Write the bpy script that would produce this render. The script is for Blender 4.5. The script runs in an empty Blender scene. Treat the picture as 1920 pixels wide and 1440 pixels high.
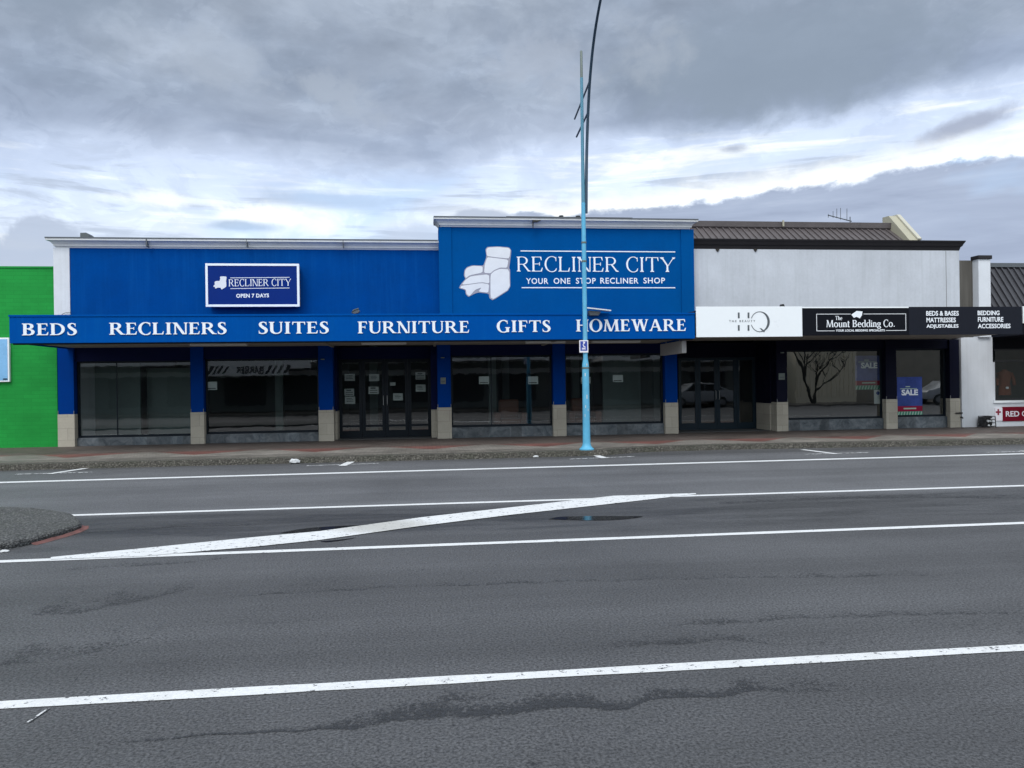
import bpy, bmesh, math, random
from mathutils import Vector, Matrix, noise as mnoise
rnd = random.Random(7)
S = bpy.context.scene
COL = S.collection
rad = math.radians

# ------------------------------------------------------------------ camera
H = 1.6; FPX = 1442.0
yaw, pitch, roll = rad(6.61), rad(0.0), rad(-0.79)
_fwd = Vector((math.sin(yaw)*math.cos(pitch), math.cos(yaw)*math.cos(pitch), math.sin(pitch)))
_r = Vector((math.cos(yaw), -math.sin(yaw), 0)); _u = _r.cross(_fwd)
_R = math.cos(roll)*_r + math.sin(roll)*_u
_U = -math.sin(roll)*_r + math.cos(roll)*_u
cam = bpy.data.cameras.new('camera'); camo = bpy.data.objects.new('camera', cam); COL.objects.link(camo)
cam.sensor_width = 36; cam.lens = FPX/1920*36; cam.clip_start = 0.05; cam.clip_end = 3000
m = Matrix((( _R.x, _U.x, -_fwd.x, 0), (_R.y, _U.y, -_fwd.y, 0), (_R.z, _U.z, -_fwd.z, H), (0, 0, 0, 1)))
camo.matrix_world = m
S.camera = camo

def P(px, py, Y):                      # where a sight line of the survey photo meets the plane y = Y
    d = _fwd + (px-960)/FPX*_R - (py-720)/FPX*_U
    t = Y/d.y
    return (d.x*t, d.z*t + H)
def G(px, py, z=0.0):                  # where it meets the level z
    d = _fwd + (px-960)/FPX*_R - (py-720)/FPX*_U
    t = (z-H)/d.z
    return (d.x*t, d.y*t)

# ------------------------------------------------------------------ world / sun / exposure
SUN_EL, SUN_AZ = rad(52), rad(205)     # azimuth clockwise from +Y: behind the camera, a little left
W = bpy.data.worlds.new('World'); S.world = W; W.use_nodes = True
S.view_settings.view_transform = 'Standard'; S.view_settings.look = 'None'
S.view_settings.exposure = 0.60; S.view_settings.gamma = 1.0

class NT:
    def __init__(s, nt): s.nt = nt; s.n = nt.nodes; s.l = nt.links
    def new(s, t, **k):
        n = s.n.new(t)
        for a, b in k.items(): setattr(n, a, b)
        return n
    def put(s, sock, v):
        if v is None: return
        if isinstance(v, bpy.types.NodeSocket): s.l.new(v, sock)
        else: sock.default_value = v
    def math(s, op, a, b=None, c=None, clamp=False):
        n = s.new('ShaderNodeMath', operation=op); n.use_clamp = clamp
        s.put(n.inputs[0], a)
        if b is not None: s.put(n.inputs[1], b)
        if c is not None: s.put(n.inputs[2], c)
        return n.outputs[0]
    def mix(s, f, a, b, blend='MIX'):
        n = s.new('ShaderNodeMix', data_type='RGBA', blend_type=blend)
        s.put(n.inputs[0], f)
        for i, v in ((6, a), (7, b)):
            if isinstance(v, (tuple, list)) and len(v) == 3: v = (*v, 1)
            s.put(n.inputs[i], v)
        return n.outputs[2]
    def ramp(s, f, stops, interp='LINEAR'):
        n = s.new('ShaderNodeValToRGB'); s.put(n.inputs[0], f)
        e = n.color_ramp.elements; n.color_ramp.interpolation = interp
        while len(e) < len(stops): e.new(0.5)
        for k, (p, c) in zip(e, stops):
            k.position = p
            if not isinstance(c, (tuple, list)): c = (c, c, c)
            k.color = (*c[:3], 1)
        return n.outputs[0]
    def noise(s, vec, scale=1, detail=4, rough=0.5, lac=2.0, dist=0.0):
        n = s.new('ShaderNodeTexNoise')
        s.put(n.inputs['Vector'], vec)
        for k, v in (('Scale', scale), ('Detail', detail), ('Roughness', rough), ('Lacunarity', lac), ('Distortion', dist)): s.put(n.inputs[k], v)
        return n.outputs[0]
    def comb(s, x, y, z):
        n = s.new('ShaderNodeCombineXYZ')
        for i, v in enumerate((x, y, z)): s.put(n.inputs[i], v)
        return n.outputs[0]
    def sep(s, v):
        n = s.new('ShaderNodeSeparateXYZ'); s.put(n.inputs[0], v); return n.outputs
    def mapr(s, v, a, b, c, d, interp='LINEAR'):
        n = s.new('ShaderNodeMapRange', interpolation_type=interp); n.clamp = True
        for i, x in enumerate((v, a, b, c, d)): s.put(n.inputs[i], x)
        return n.outputs[0]
    def mapping(s, v, scale=(1, 1, 1), loc=(0, 0, 0)):
        n = s.new('ShaderNodeMapping'); s.put(n.inputs[0], v)
        n.inputs['Scale'].default_value = scale; n.inputs['Location'].default_value = loc
        return n.outputs[0]

def build_world():
    N = NT(W.node_tree); N.n.clear()
    out = N.new('ShaderNodeOutputWorld'); bg = N.new('ShaderNodeBackground')
    sky = N.new('ShaderNodeTexSky', sky_type='NISHITA'); sky.sun_disc = False
    sky.sun_elevation = SUN_EL; sky.sun_rotation = SUN_AZ; sky.air_density = 1.0; sky.dust_density = 1.5
    tc = N.new('ShaderNodeTexCoord')
    nv = N.new('ShaderNodeVectorMath', operation='NORMALIZE'); N.l.new(tc.outputs['Generated'], nv.inputs[0])
    x, y, z = N.sep(nv.outputs[0])[:3]
    el = N.math('MULTIPLY', N.math('ARCSINE', z), 180/math.pi)
    az = N.math('MULTIPLY', N.math('ARCTAN2', x, y), 180/math.pi)
    ang = N.comb(N.math('MULTIPLY', az, 0.05), N.math('MULTIPLY', el, 0.11), 3.0)
    big = N.noise(ang, 1.0, 5, 0.5, dist=0.3)
    fine = N.noise(ang, 3.0, 9, 0.58, dist=0.25)
    lump = N.noise(N.comb(N.math('MULTIPLY', az, 0.05), N.math('MULTIPLY', el, 0.10), 11.4), 1.25, 9, 0.56, dist=0.6)
    streak = N.noise(N.comb(N.math('MULTIPLY', az, 0.035), N.math('MULTIPLY', el, 0.30), 7.0), 1.9, 9, 0.6, dist=0.5)
    # elevation, warped so that the deck's lower edge is ragged
    e = N.math('ADD', el, N.math('MULTIPLY', N.math('SUBTRACT', big, 0.5), 7.0))
    e = N.math('ADD', e, N.math('MULTIPLY', N.math('SUBTRACT', fine, 0.5), 4.5))
    e = N.math('SUBTRACT', e, N.math('MULTIPLY', az, 0.045))
    base = N.ramp(N.math('DIVIDE', e, 60.0), [
        (0.00, (0.34, 0.40, 0.52)), (0.10, (0.37, 0.435, 0.575)), (0.155, (0.41, 0.49, 0.65)), (0.19, (0.50, 0.575, 0.73)),
        (0.225, (0.455, 0.54, 0.72)), (0.265, (0.385, 0.46, 0.635)), (0.298, (0.225, 0.275, 0.39)),
        (0.34, (0.195, 0.24, 0.335)), (0.46, (0.215, 0.258, 0.345)), (0.62, (0.235, 0.275, 0.36)), (1.0, (0.44, 0.48, 0.56))])
    # billows inside the grey deck
    deck = N.mapr(e, 14.5, 18.0, 0.0, 1.0, 'SMOOTHSTEP')
    bil = N.ramp(lump, [(0.30, (0.80, 0.82, 0.84)), (0.42, (0.91, 0.92, 0.93)), (0.50, (1.0, 1.0, 1.0)), (0.60, (1.16, 1.14, 1.11)), (0.72, (1.34, 1.30, 1.25))])
    fb = N.ramp(fine, [(0.3, 0.86), (0.5, 1.0), (0.70, 1.18)])
    base = N.mix(deck, base, N.mix(1.0, N.mix(1.0, base, bil, 'MULTIPLY'), fb, 'MULTIPLY'))
    # bright streaks and grey bars in the open band below the deck
    band = N.math('MULTIPLY', N.mapr(e, 7.0, 10.0, 0.0, 1.0, 'SMOOTHSTEP'), N.mapr(e, 14.5, 17.0, 1.0, 0.0, 'SMOOTHSTEP'))
    br = N.mapr(streak, 0.50, 0.66, 0.0, 1.0, 'SMOOTHSTEP')
    dk = N.mapr(streak, 0.46, 0.36, 0.0, 1.0, 'SMOOTHSTEP')
    base = N.mix(N.math('MULTIPLY', band, br), base, (0.62, 0.66, 0.72))
    base = N.mix(N.math('MULTIPLY', N.math('MULTIPLY', band, dk), 0.7), base, (0.29, 0.345, 0.46))
    curl = N.noise(N.comb(N.math('MULTIPLY', az, 0.12), N.math('MULTIPLY', el, 0.15), 5.0), 2.6, 8, 0.6, dist=0.3)
    curl = N.math('SUBTRACT', curl, 0.5)
    def heap(base, a0, e0, ra, re, col, amt, edge=0.5, rag=1.6, tilt=0.0):
        """one cloud: an ellipse of directions with a ragged rim"""
        da = N.math('SUBTRACT', az, a0); de = N.math('SUBTRACT', N.math('SUBTRACT', el, e0), N.math('MULTIPLY', da, tilt))
        q = N.math('SQRT', N.math('ADD', N.math('POWER', N.math('DIVIDE', da, ra), 2.0), N.math('POWER', N.math('DIVIDE', de, re), 2.0)))
        q = N.math('ADD', q, N.math('MULTIPLY', curl, rag))
        return N.mix(N.math('MULTIPLY', N.mapr(q, 1.0, 1.0-edge, 0.0, 1.0, 'SMOOTHSTEP'), amt), base, col)
    # fine curls of scud over everything, crisp on the lit side
    scud = N.noise(N.comb(N.math('MULTIPLY', az, 0.10), N.math('MULTIPLY', el, 0.17), 21.0), 2.2, 11, 0.62, dist=0.5)
    sc = N.ramp(scud, [(0.34, (0.93, 0.933, 0.937)), (0.48, (0.985, 0.985, 0.985)), (0.525, (1.01, 1.01, 1.01)), (0.555, (1.085, 1.08, 1.07)), (0.70, (1.14, 1.13, 1.115))])
    base = N.mix(0.85, base, N.mix(1.0, base, sc, 'MULTIPLY'))
    base = heap(base, -24.0, 24.5, 9.0, 4.2, (0.165, 0.207, 0.285), 0.75, 0.9, 1.5)     # dark shelf, upper left
    base = heap(base, 26.0, 21.5, 15.0, 5.2, (0.172, 0.216, 0.295), 0.85, 0.6, 1.0, 0.02)  # dark sheet on the right
    base = heap(base, -6.0, 20.4, 4.4, 1.7, (0.27, 0.315, 0.405), 0.65, 0.8, 3.0, -0.25)  # pale puffs in the deck
    base = heap(base, -3.0, 22.5, 6.0, 1.9, (0.195, 0.235, 0.32), 0.6, 0.9, 1.6)
    base = heap(base, 17.0, 23.2, 3.9, 2.7, (0.275, 0.315, 0.395), 0.5, 1.0, 3.0)
    base = heap(base, 9.0, 22.5, 5.0, 3.0, (0.27, 0.31, 0.40), 0.55, 0.8, 2.6)
    base = heap(base, -13.5, 21.7, 5.5, 2.2, (0.27, 0.315, 0.405), 0.55, 0.8, 2.8)
    base = heap(base, 22.8, 16.2, 1.6, 0.42, (0.25, 0.295, 0.41), 0.8, 0.9, 1.8)       # two small grey shreds
    base = heap(base, 37.2, 15.7, 3.6, 0.9, (0.245, 0.28, 0.385), 0.9, 0.7, 1.6, 0.22)
    base = heap(base, 38.5, 13.9, 2.6, 0.8, (0.20, 0.40, 0.72), 0.7, 0.9, 2.4, 0.15)     # a gap of blue
    # low bank on the right, with a ragged bright rim
    line = N.math('ADD', 11.65, N.math('MULTIPLY', az, 0.052))
    d = N.math('SUBTRACT', N.math('ADD', el, N.math('ADD', N.math('ADD', N.math('MULTIPLY', curl, 1.6), N.math('MULTIPLY', N.math('SUBTRACT', scud, 0.5), 2.0)), N.math('MULTIPLY', N.math('SUBTRACT', fine, 0.5), 1.2))), line)
    right = N.mapr(az, -4.0, 12.0, 0.0, 1.0, 'SMOOTHSTEP')
    rim = N.math('MULTIPLY', N.math('MULTIPLY', N.mapr(d, -0.1, 0.25, 0.0, 1.0, 'SMOOTHSTEP'), N.mapr(d, 0.35, 1.9, 1.0, 0.0, 'SMOOTHSTEP')), right)
    base = N.mix(N.math('MULTIPLY', rim, 0.72), base, (0.72, 0.745, 0.78))
    bank = N.math('MULTIPLY', N.mapr(d, 0.22, -0.25, 0.0, 1.0, 'SMOOTHSTEP'), right)
    bcol = N.mix(N.mapr(streak, 0.35, 0.65, 0, 1), (0.225, 0.27, 0.39), (0.285, 0.34, 0.475))
    base = N.mix(N.math('MULTIPLY', bank, 0.95), base, bcol)
    # bright break and heaped clouds low on the left
    base = heap(base, -9.5, 11.8, 7.5, 1.6, (0.74, 0.755, 0.76), 0.95, 0.9, 2.4, 0.02)
    base = heap(base, -17.5, 12.6, 6.0, 0.7, (0.64, 0.69, 0.76), 0.8, 0.9, 2.4, 0.03)
    base = heap(base, -6.5, 13.3, 8.0, 0.9, (0.31, 0.37, 0.50), 0.85, 0.8, 1.6, -0.03)
    base = heap(base, -12.6, 11.2, 3.6, 0.55, (0.255, 0.31, 0.43), 0.9, 0.7, 1.5)
    base = heap(base, -24.8, 8.6, 3.4, 2.9, (0.31, 0.365, 0.49), 0.92, 0.35, 1.5)
    base = heap(base, -20.6, 9.2, 2.0, 1.5, (0.35, 0.41, 0.54), 0.8, 0.5, 1.8)
    base = heap(base, 4.4, 12.2, 2.6, 0.9, (0.31, 0.36, 0.48), 0.9, 0.4, 1.5)
    base = heap(base, -0.6, 10.9, 3.4, 1.5, (0.36, 0.43, 0.58), 0.7, 0.8, 1.8)
    # the cloud is thinner and brighter behind the camera, where the light comes from
    back = N.mapr(y, 0.25, -0.6, 0.0, 1.0, 'SMOOTHSTEP')
    base = N.mix(back, base, (0.82, 0.90, 1.02))
    clouds = N.mix(1.0, base, (10.9, 10.75, 10.05), 'MULTIPLY')
    # gaps of real sky
    gap = N.math('MULTIPLY', N.math('MULTIPLY', band, N.mapr(big, 0.52, 0.62, 0, 1)), 0.35)
    col = N.mix(gap, clouds, N.mix(1.0, sky.outputs[0], (1.6, 1.6, 1.6), 'MULTIPLY'))
    N.l.new(col, bg.inputs[0]); bg.inputs[1].default_value = 0.1
    N.l.new(bg.outputs[0], out.inputs[0])
build_world()

sun = bpy.data.lights.new('sun', 'SUN'); suno = bpy.data.objects.new('sun', sun); COL.objects.link(suno)
sun.energy = 1.1; sun.angle = rad(25); sun.color = (1.0, 0.97, 0.93)
sd = Vector((math.sin(SUN_AZ)*math.cos(SUN_EL), math.cos(SUN_AZ)*math.cos(SUN_EL), math.sin(SUN_EL)))
suno.rotation_euler = sd.to_track_quat('Z', 'Y').to_euler()
suno.location = (0, -20, 40)

# ------------------------------------------------------------------ materials
MATS = {}
def base_mat(name):
    M = bpy.data.materials.new(name); M.use_nodes = True
    N = NT(M.node_tree); b = N.n['Principled BSDF']
    N.b = b; N.geo = N.new('ShaderNodeNewGeometry'); N.pos = N.geo.outputs['Position']
    MATS[name] = M
    return M, N, b
def bump(N, h, strength, dist=0.01):
    n = N.new('ShaderNodeBump'); n.inputs['Strength'].default_value = strength; n.inputs['Distance'].default_value = dist
    N.put(n.inputs['Height'], h); N.l.new(n.outputs[0], N.b.inputs['Normal'])
def paint(name, c, rough=0.5, var=0.12, scale=3.0, streak=0.0, spec=0.4, metal=0.0, grime=(0.25, 0.24, 0.22), bmp=0.15):
    """painted / rendered / plain surface: tone drift, vertical run marks, fine grain"""
    M, N, b = base_mat(name)
    n1 = N.noise(N.pos, scale, 5, 0.6)
    n2 = N.noise(N.pos, scale*14, 3, 0.6)
    f = N.math('ADD', N.math('MULTIPLY', n1, 0.7), N.math('MULTIPLY', n2, 0.3))
    col = N.mix(N.mapr(f, 0.3, 0.7, 0, 1), tuple(k*(1-var) for k in c), tuple(min(1, k*(1+var)) for k in c))
    if streak:
        st = N.noise(N.mapping(N.pos, (5.0, 5.0, 0.35)), 1.0, 5, 0.62)
        st2 = N.noise(N.mapping(N.pos, (19.0, 19.0, 0.6)), 1.0, 4, 0.6)
        k = N.math('MULTIPLY', N.mapr(N.math('ADD', N.math('MULTIPLY', st, 0.6), N.math('MULTIPLY', st2, 0.4)), 0.48, 0.68, 0, 1), streak)
        col = N.mix(k, col, grime)
    N.put(b.inputs['Base Color'], col)
    N.put(b.inputs['Roughness'], N.mapr(n1, 0.3, 0.7, max(0.02, rough-0.08), min(1, rough+0.08)))
    b.inputs['Specular IOR Level'].default_value = spec; b.inputs['Metallic'].default_value = metal
    if bmp: bump(N, n2, bmp, 0.004)
    return M

BLUE = (0.004, 0.062, 0.29); DBLUE = (0.003, 0.034, 0.20)
paint('blue wall paint', (0.0, 0.051, 0.24), 0.85, 0.12, 1.2, 0.34, 0.03, grime=(0.004, 0.085, 0.32))
paint('blue panel paint', (0.0, 0.070, 0.26), 0.85, 0.09, 1.0, 0.22, 0.03, grime=(0.003, 0.085, 0.28))
paint('blue fascia paint', (0.0, 0.068, 0.315), 0.85, 0.09, 0.8, 0.26, 0.03, grime=(0.004, 0.105, 0.36))
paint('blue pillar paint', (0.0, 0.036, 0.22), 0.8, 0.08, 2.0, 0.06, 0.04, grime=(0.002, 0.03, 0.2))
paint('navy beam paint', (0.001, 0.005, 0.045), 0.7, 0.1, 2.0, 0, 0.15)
paint('sign blue', (0.001, 0.022, 0.17), 0.6, 0.05, 2.0, 0, 0.1)
paint('letter white', (0.80, 0.84, 0.90), 0.45, 0.03, 5)
paint('logo white', (0.70, 0.72, 0.76), 0.5, 0.06, 4)
paint('logo outline', (0.30, 0.30, 0.36), 0.5, 0.1, 4)
paint('cornice white', (0.66, 0.67, 0.67), 0.6, 0.08, 2.0, 0.12)
paint('flashing grey', (0.085, 0.098, 0.112), 0.45, 0.1, 3)
paint('pilaster white', (0.62, 0.65, 0.70), 0.6, 0.08, 2.0, 0.12)
paint('white render', (0.50, 0.53, 0.585), 0.85, 0.12, 0.9, 0.40, 0.05, grime=(0.37, 0.40, 0.43))
paint('white panel', (0.80, 0.84, 0.88), 0.35, 0.02, 1.0)
paint('black panel', (0.003, 0.004, 0.008), 0.6, 0.1, 1.0, 0, 0.12)
paint('slate panel', (0.008, 0.010, 0.018), 0.6, 0.15, 1.0, 0, 0.15)
paint('dark cornice', (0.020, 0.019, 0.022), 0.6, 0.12, 2.0, 0, 0.2)
paint('brown wall', (0.075, 0.07, 0.062), 0.7, 0.1, 2.0, 0.2)
paint('cream wall', (0.40, 0.385, 0.30), 0.7, 0.08, 2.0, 0.2)
paint('cream capping', (0.48, 0.47, 0.40), 0.7, 0.08, 2.0)
paint('navy render', (0.003, 0.004, 0.016), 0.7, 0.1, 2.0, 0, 0.12)
paint('soffit', (0.30, 0.28, 0.24), 0.7, 0.1, 2.0)
paint('soffit lamp', (0.55, 0.55, 0.52), 0.4, 0.05, 3)
paint('dark frame', (0.004, 0.009, 0.016), 0.5, 0.1, 4, 0, 0.2)
paint('teal frame', (0.004, 0.016, 0.028), 0.5, 0.1, 4, 0, 0.25)
paint('grey metal', (0.25, 0.26, 0.27), 0.4, 0.1, 5, metal=0.6)
paint('black plastic', (0.01, 0.01, 0.012), 0.4, 0.1, 5)
paint('paper', (0.60, 0.62, 0.64), 0.8, 0.06, 9)
paint('paper ink', (0.10, 0.11, 0.12), 0.8, 0.1, 9)
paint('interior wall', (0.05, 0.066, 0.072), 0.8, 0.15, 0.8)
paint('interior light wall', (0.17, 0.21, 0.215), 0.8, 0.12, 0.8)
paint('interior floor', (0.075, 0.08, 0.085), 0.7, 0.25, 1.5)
paint('brown upholstery', (0.12, 0.045, 0.03), 0.7, 0.15, 6)
paint('pole blue', (0.10, 0.40, 0.62), 0.45, 0.12, 5, 0.40, grime=(0.26, 0.47, 0.58))
paint('backlit mast paint', (0.085, 0.25, 0.36), 0.5, 0.12, 4)  # the pole's own blue, weathered, with backlit darkness added to the colour
paint('sign grey', (0.42, 0.42, 0.43), 0.6, 0.06, 3)
paint('backlit arm paint', (0.03, 0.06, 0.10), 0.45, 0.15, 5)  # arm's backlit look against bright sky, put into the colour
paint('galvanised', (0.14, 0.17, 0.16), 0.5, 0.15, 8, metal=0.3)
paint('sign reflective blue', (0.03, 0.06, 0.34), 0.4, 0.05, 3)
paint('plate white', (0.78, 0.76, 0.82), 0.4, 0.04, 3)
paint('red sign', (0.17, 0.004, 0.018), 0.6, 0.08, 2, 0, 0.1)
paint('cross red', (0.22, 0.005, 0.03), 0.4, 0.05, 2)
paint('poster blue', (0.045, 0.075, 0.28), 0.6, 0.45, 2.5, 0, 0.1)
paint('poster purple', (0.10, 0.13, 0.34), 0.6, 0.35, 2.5, 0, 0.1)
paint('poster red', (0.26, 0.012, 0.045), 0.6, 0.2, 4, 0, 0.1)
paint('poster green', (0.03, 0.22, 0.14), 0.4, 0.1, 4)
paint('poster pale', (0.35, 0.48, 0.42), 0.4, 0.1, 4)
paint('garment', (0.16, 0.045, 0.025), 0.8, 0.2, 9)
paint('skin plastic', (0.35, 0.27, 0.22), 0.5, 0.05, 9)
paint('kerb red', (0.17, 0.075, 0.068), 0.8, 0.45, 9, 0.6, grime=(0.10, 0.075, 0.07))
paint('opposite cream', (0.80, 0.74, 0.57), 0.8, 0.05, 1.0, 0.1)
paint('opposite grey', (0.20, 0.22, 0.21), 0.8, 0.15, 0.8, 0.3)
paint('opposite dark', (0.05, 0.05, 0.055), 0.6, 0.1, 1.0)
paint('opposite white', (0.80, 0.80, 0.79), 0.6, 0.03, 1.0)
paint('opposite brick', (0.36, 0.33, 0.27), 0.8, 0.15, 2.0, 0.3)
paint('bark', (0.03, 0.027, 0.024), 0.9, 0.3, 5)
paint('car white', (0.42, 0.44, 0.46), 0.2, 0.01, 1.0, bmp=0)
paint('car glass', (0.02, 0.025, 0.03), 0.08, 0.0, 1.0, bmp=0)
paint('tyre', (0.015, 0.015, 0.016), 0.8, 0.1, 8)
paint('poster sky', (0.22, 0.48, 0.78), 0.3, 0.12, 1.2)

def m_glass(name, tint=0.82, f0=0.055, rough=0.0):
    M = bpy.data.materials.new(name); M.use_nodes = True; N = NT(M.node_tree); N.n.clear()
    out = N.new('ShaderNodeOutputMaterial'); mx = N.new('ShaderNodeMixShader')
    tr = N.new('ShaderNodeBsdfTransparent'); gl = N.new('ShaderNodeBsdfGlossy')
    tr.inputs[0].default_value = (tint*0.92, tint, tint*0.98, 1); gl.inputs[0].default_value = (1, 1, 1, 1); gl.inputs['Roughness'].default_value = rough
    lw = N.new('ShaderNodeLayerWeight'); lw.inputs[0].default_value = 0.5
    geo = N.new('ShaderNodeNewGeometry'); bm_ = N.new('ShaderNodeBump'); bm_.inputs['Strength'].default_value = 1.0; bm_.inputs['Distance'].default_value = 0.0007
    N.l.new(N.noise(geo.outputs['Position'], 2.2, 2, 0.5), bm_.inputs['Height']); N.l.new(bm_.outputs[0], gl.inputs['Normal'])
    f = N.math('ADD', f0, N.math('MULTIPLY', N.math('POWER', lw.outputs['Facing'], 4.0), 0.55))
    N.l.new(f, mx.inputs[0]); N.l.new(tr.outputs[0], mx.inputs[1]); N.l.new(gl.outputs[0], mx.inputs[2])
    N.l.new(mx.outputs[0], out.inputs[0]); MATS[name] = M
m_glass('shop glass', 0.82, 0.125); m_glass('door glass', 0.74, 0.11); m_glass('bright glass', 0.76, 0.21)

def m_asphalt(name, c=0.082, damp_lane=True):
    M, N, b = base_mat(name)
    x, y, z = N.sep(N.pos)[:3]
    grit = N.noise(N.pos, 62, 3, 0.75)
    grit2 = N.noise(N.pos, 17, 4, 0.7)
    vor = N.new('ShaderNodeTexVoronoi'); N.put(vor.inputs['Vector'], N.pos); vor.inputs['Scale'].default_value = 46
    blot = N.noise(N.pos, 0.45, 6, 0.6, dist=0.4)
    lane = N.noise(N.mapping(N.pos, (0.03, 0.9, 1)), 1.0, 4, 0.6)
    coarse = N.mapr(N.noise(N.mapping(N.pos, (0.42, 0.85, 1), (3.1, 1.7, 0)), 1.0, 5, 0.6), 0.54, 0.68, 0, 1, 'SMOOTHSTEP')
    k = N.math('MULTIPLY', N.mapr(blot, 0.3, 0.7, 0.82, 1.16), N.mapr(lane, 0.32, 0.68, 0.76, 1.22))
    k = N.math('MULTIPLY', k, N.mapr(grit, 0.36, 0.64, 0.42, 1.62))
    # pitted patches where chips are lost
    pit = N.math('MULTIPLY', coarse, N.mapr(grit2, 0.46, 0.30, 0, 1))
    k = N.math('MULTIPLY', k, N.math('SUBTRACT', 1.0, N.math('MULTIPLY', pit, 0.68)))
    # paler chip beyond the median, with grazing sky sheen also painted into its tone
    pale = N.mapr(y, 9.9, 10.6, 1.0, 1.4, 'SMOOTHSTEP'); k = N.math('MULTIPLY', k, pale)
    chip = N.mapr(vor.outputs['Distance'], 0.10, 0.02, 0, 1)
    sel = N.mapr(N.noise(N.pos, 31, 1, 0.5), 0.60, 0.68, 0, 1)
    col = N.mix(1.0, (c*0.97, c*1.0, c*1.075), N.comb(k, k, k), 'MULTIPLY')
    col = N.mix(N.math('MULTIPLY', N.math('MULTIPLY', chip, sel), 0.7), col, (0.26, 0.27, 0.29))
    rough = N.mapr(grit2, 0.3, 0.7, 0.52, 0.78)
    if damp_lane:
        # the flush median and the gutter hold water: darker, smoother streaks
        wob = N.math('MULTIPLY', N.math('SUBTRACT', N.noise(N.mapping(N.pos, (0.35, 1.4, 1)), 1.0, 5, 0.6), 0.5), 2.6)
        ya = N.math('ADD', y, wob)
        med = N.math('MULTIPLY', N.mapr(ya, 7.9, 8.7, 0, 1, 'SMOOTHSTEP'), N.mapr(ya, 9.8, 10.5, 1, 0, 'SMOOTHSTEP'))
        gut = N.mapr(N.math('ADD', y, N.math('MULTIPLY', wob, 0.3)), 16.0, 16.5, 0, 1, 'SMOOTHSTEP')
        stk = N.mapr(N.noise(N.mapping(N.pos, (0.5, 3.2, 1), (0, 4, 0)), 1.0, 7, 0.65, dist=0.6), 0.40, 0.60, 0.25, 1.0)
        wet = N.math('MAXIMUM', N.math('MULTIPLY', N.math('MULTIPLY', med, stk), 0.95), N.math('MULTIPLY', gut, 0.6))
        col = N.mix(wet, col, N.mix(1.0, col, (0.48, 0.48, 0.47), 'MULTIPLY'))
        rough = N.math('SUBTRACT', rough, N.math('MULTIPLY', wet, 0.18))
    N.put(b.inputs['Base Color'], col); N.put(b.inputs['Roughness'], rough)
    b.inputs['Specular IOR Level'].default_value = 0.42
    hgt = N.math('ADD', N.math('MULTIPLY', grit, 0.6), N.math('SUBTRACT', N.math('MULTIPLY', vor.outputs['Distance'], 0.5), N.math('MULTIPLY', pit, 0.6)))
    bump(N, hgt, 0.45, 0.010)
    return M
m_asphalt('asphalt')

def m_marking(name, worn=0.5, dirt=0.0):
    M, N, b = base_mat(name)
    grit = N.noise(N.pos, 60, 3, 0.7); big = N.noise(N.pos, 3.0, 5, 0.65); hole = N.noise(N.pos, 14, 5, 0.75)
    col = N.mix(N.mapr(grit, 0.3, 0.7, 0, 1), (0.66, 0.68, 0.70), (0.84, 0.86, 0.88))
    col = N.mix(N.mapr(big, 0.5, 0.75, 0, 0.25+dirt), col, (0.42, 0.41, 0.37))
    w = N.mapr(N.math('ADD', N.math('MULTIPLY', hole, 0.75), N.math('MULTIPLY', grit, 0.25)), 0.62-0.10*worn, 0.66-0.10*worn, 0, 1)
    col = N.mix(w, col, (0.07, 0.07, 0.078))
    # silt left on the broad line where the puddle drains over it
    sx, sy = G(715, 987); x, y, z = N.sep(N.pos)[:3]
    q = N.math('ADD', N.math('POWER', N.math('DIVIDE', N.math('SUBTRACT', x, sx), 0.62), 2.0), N.math('POWER', N.math('DIVIDE', N.math('SUBTRACT', y, sy), 0.5), 2.0))
    col = N.mix(N.math('MULTIPLY', N.mapr(N.math('ADD', q, N.math('MULTIPLY', N.math('SUBTRACT', hole, 0.5), 2.5)), 1.0, 0.2, 0, 1), 0.62), col, (0.38, 0.37, 0.33))
    N.put(b.inputs['Base Color'], col); b.inputs['Roughness'].default_value = 0.6
    bump(N, grit, 0.4, 0.006)
    return M
m_marking('road paint', 0.55); m_marking('thin road paint', 0.25); m_marking('faded paint', 1.35, 0.5)

def m_aggregate(name, lo, hi, scale=26, moss=0.3):
    M, N, b = base_mat(name)
    vor = N.new('ShaderNodeTexVoronoi'); N.put(vor.inputs['Vector'], N.pos); vor.inputs['Scale'].default_value = scale
    r = N.sep(vor.outputs['Color'])[0]
    blot = N.noise(N.pos, 2.2, 5, 0.65)
    col = N.mix(N.mapr(N.math('POWER', r, 2.0), 0, 1, 0, 1), lo, hi)
    col = N.mix(N.mapr(vor.outputs['Distance'], 0.35, 0.75, 0, 0.8), col, tuple(k*0.35 for k in lo))
    col = N.mix(N.math('MULTIPLY', N.mapr(blot, 0.45, 0.65, 0, 1), moss), col, (0.05, 0.055, 0.038))
    N.put(b.inputs['Base Color'], col); b.inputs['Roughness'].default_value = 0.85
    bump(N, N.math('SUBTRACT', 1.0, vor.outputs['Distance']), 0.8, 0.02)
m_aggregate('kerb aggregate', (0.075, 0.070, 0.060), (0.17, 0.16, 0.14), 30, 0.5)
m_aggregate('island aggregate', (0.075, 0.078, 0.08), (0.19, 0.195, 0.195), 45, 0.2)

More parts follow.
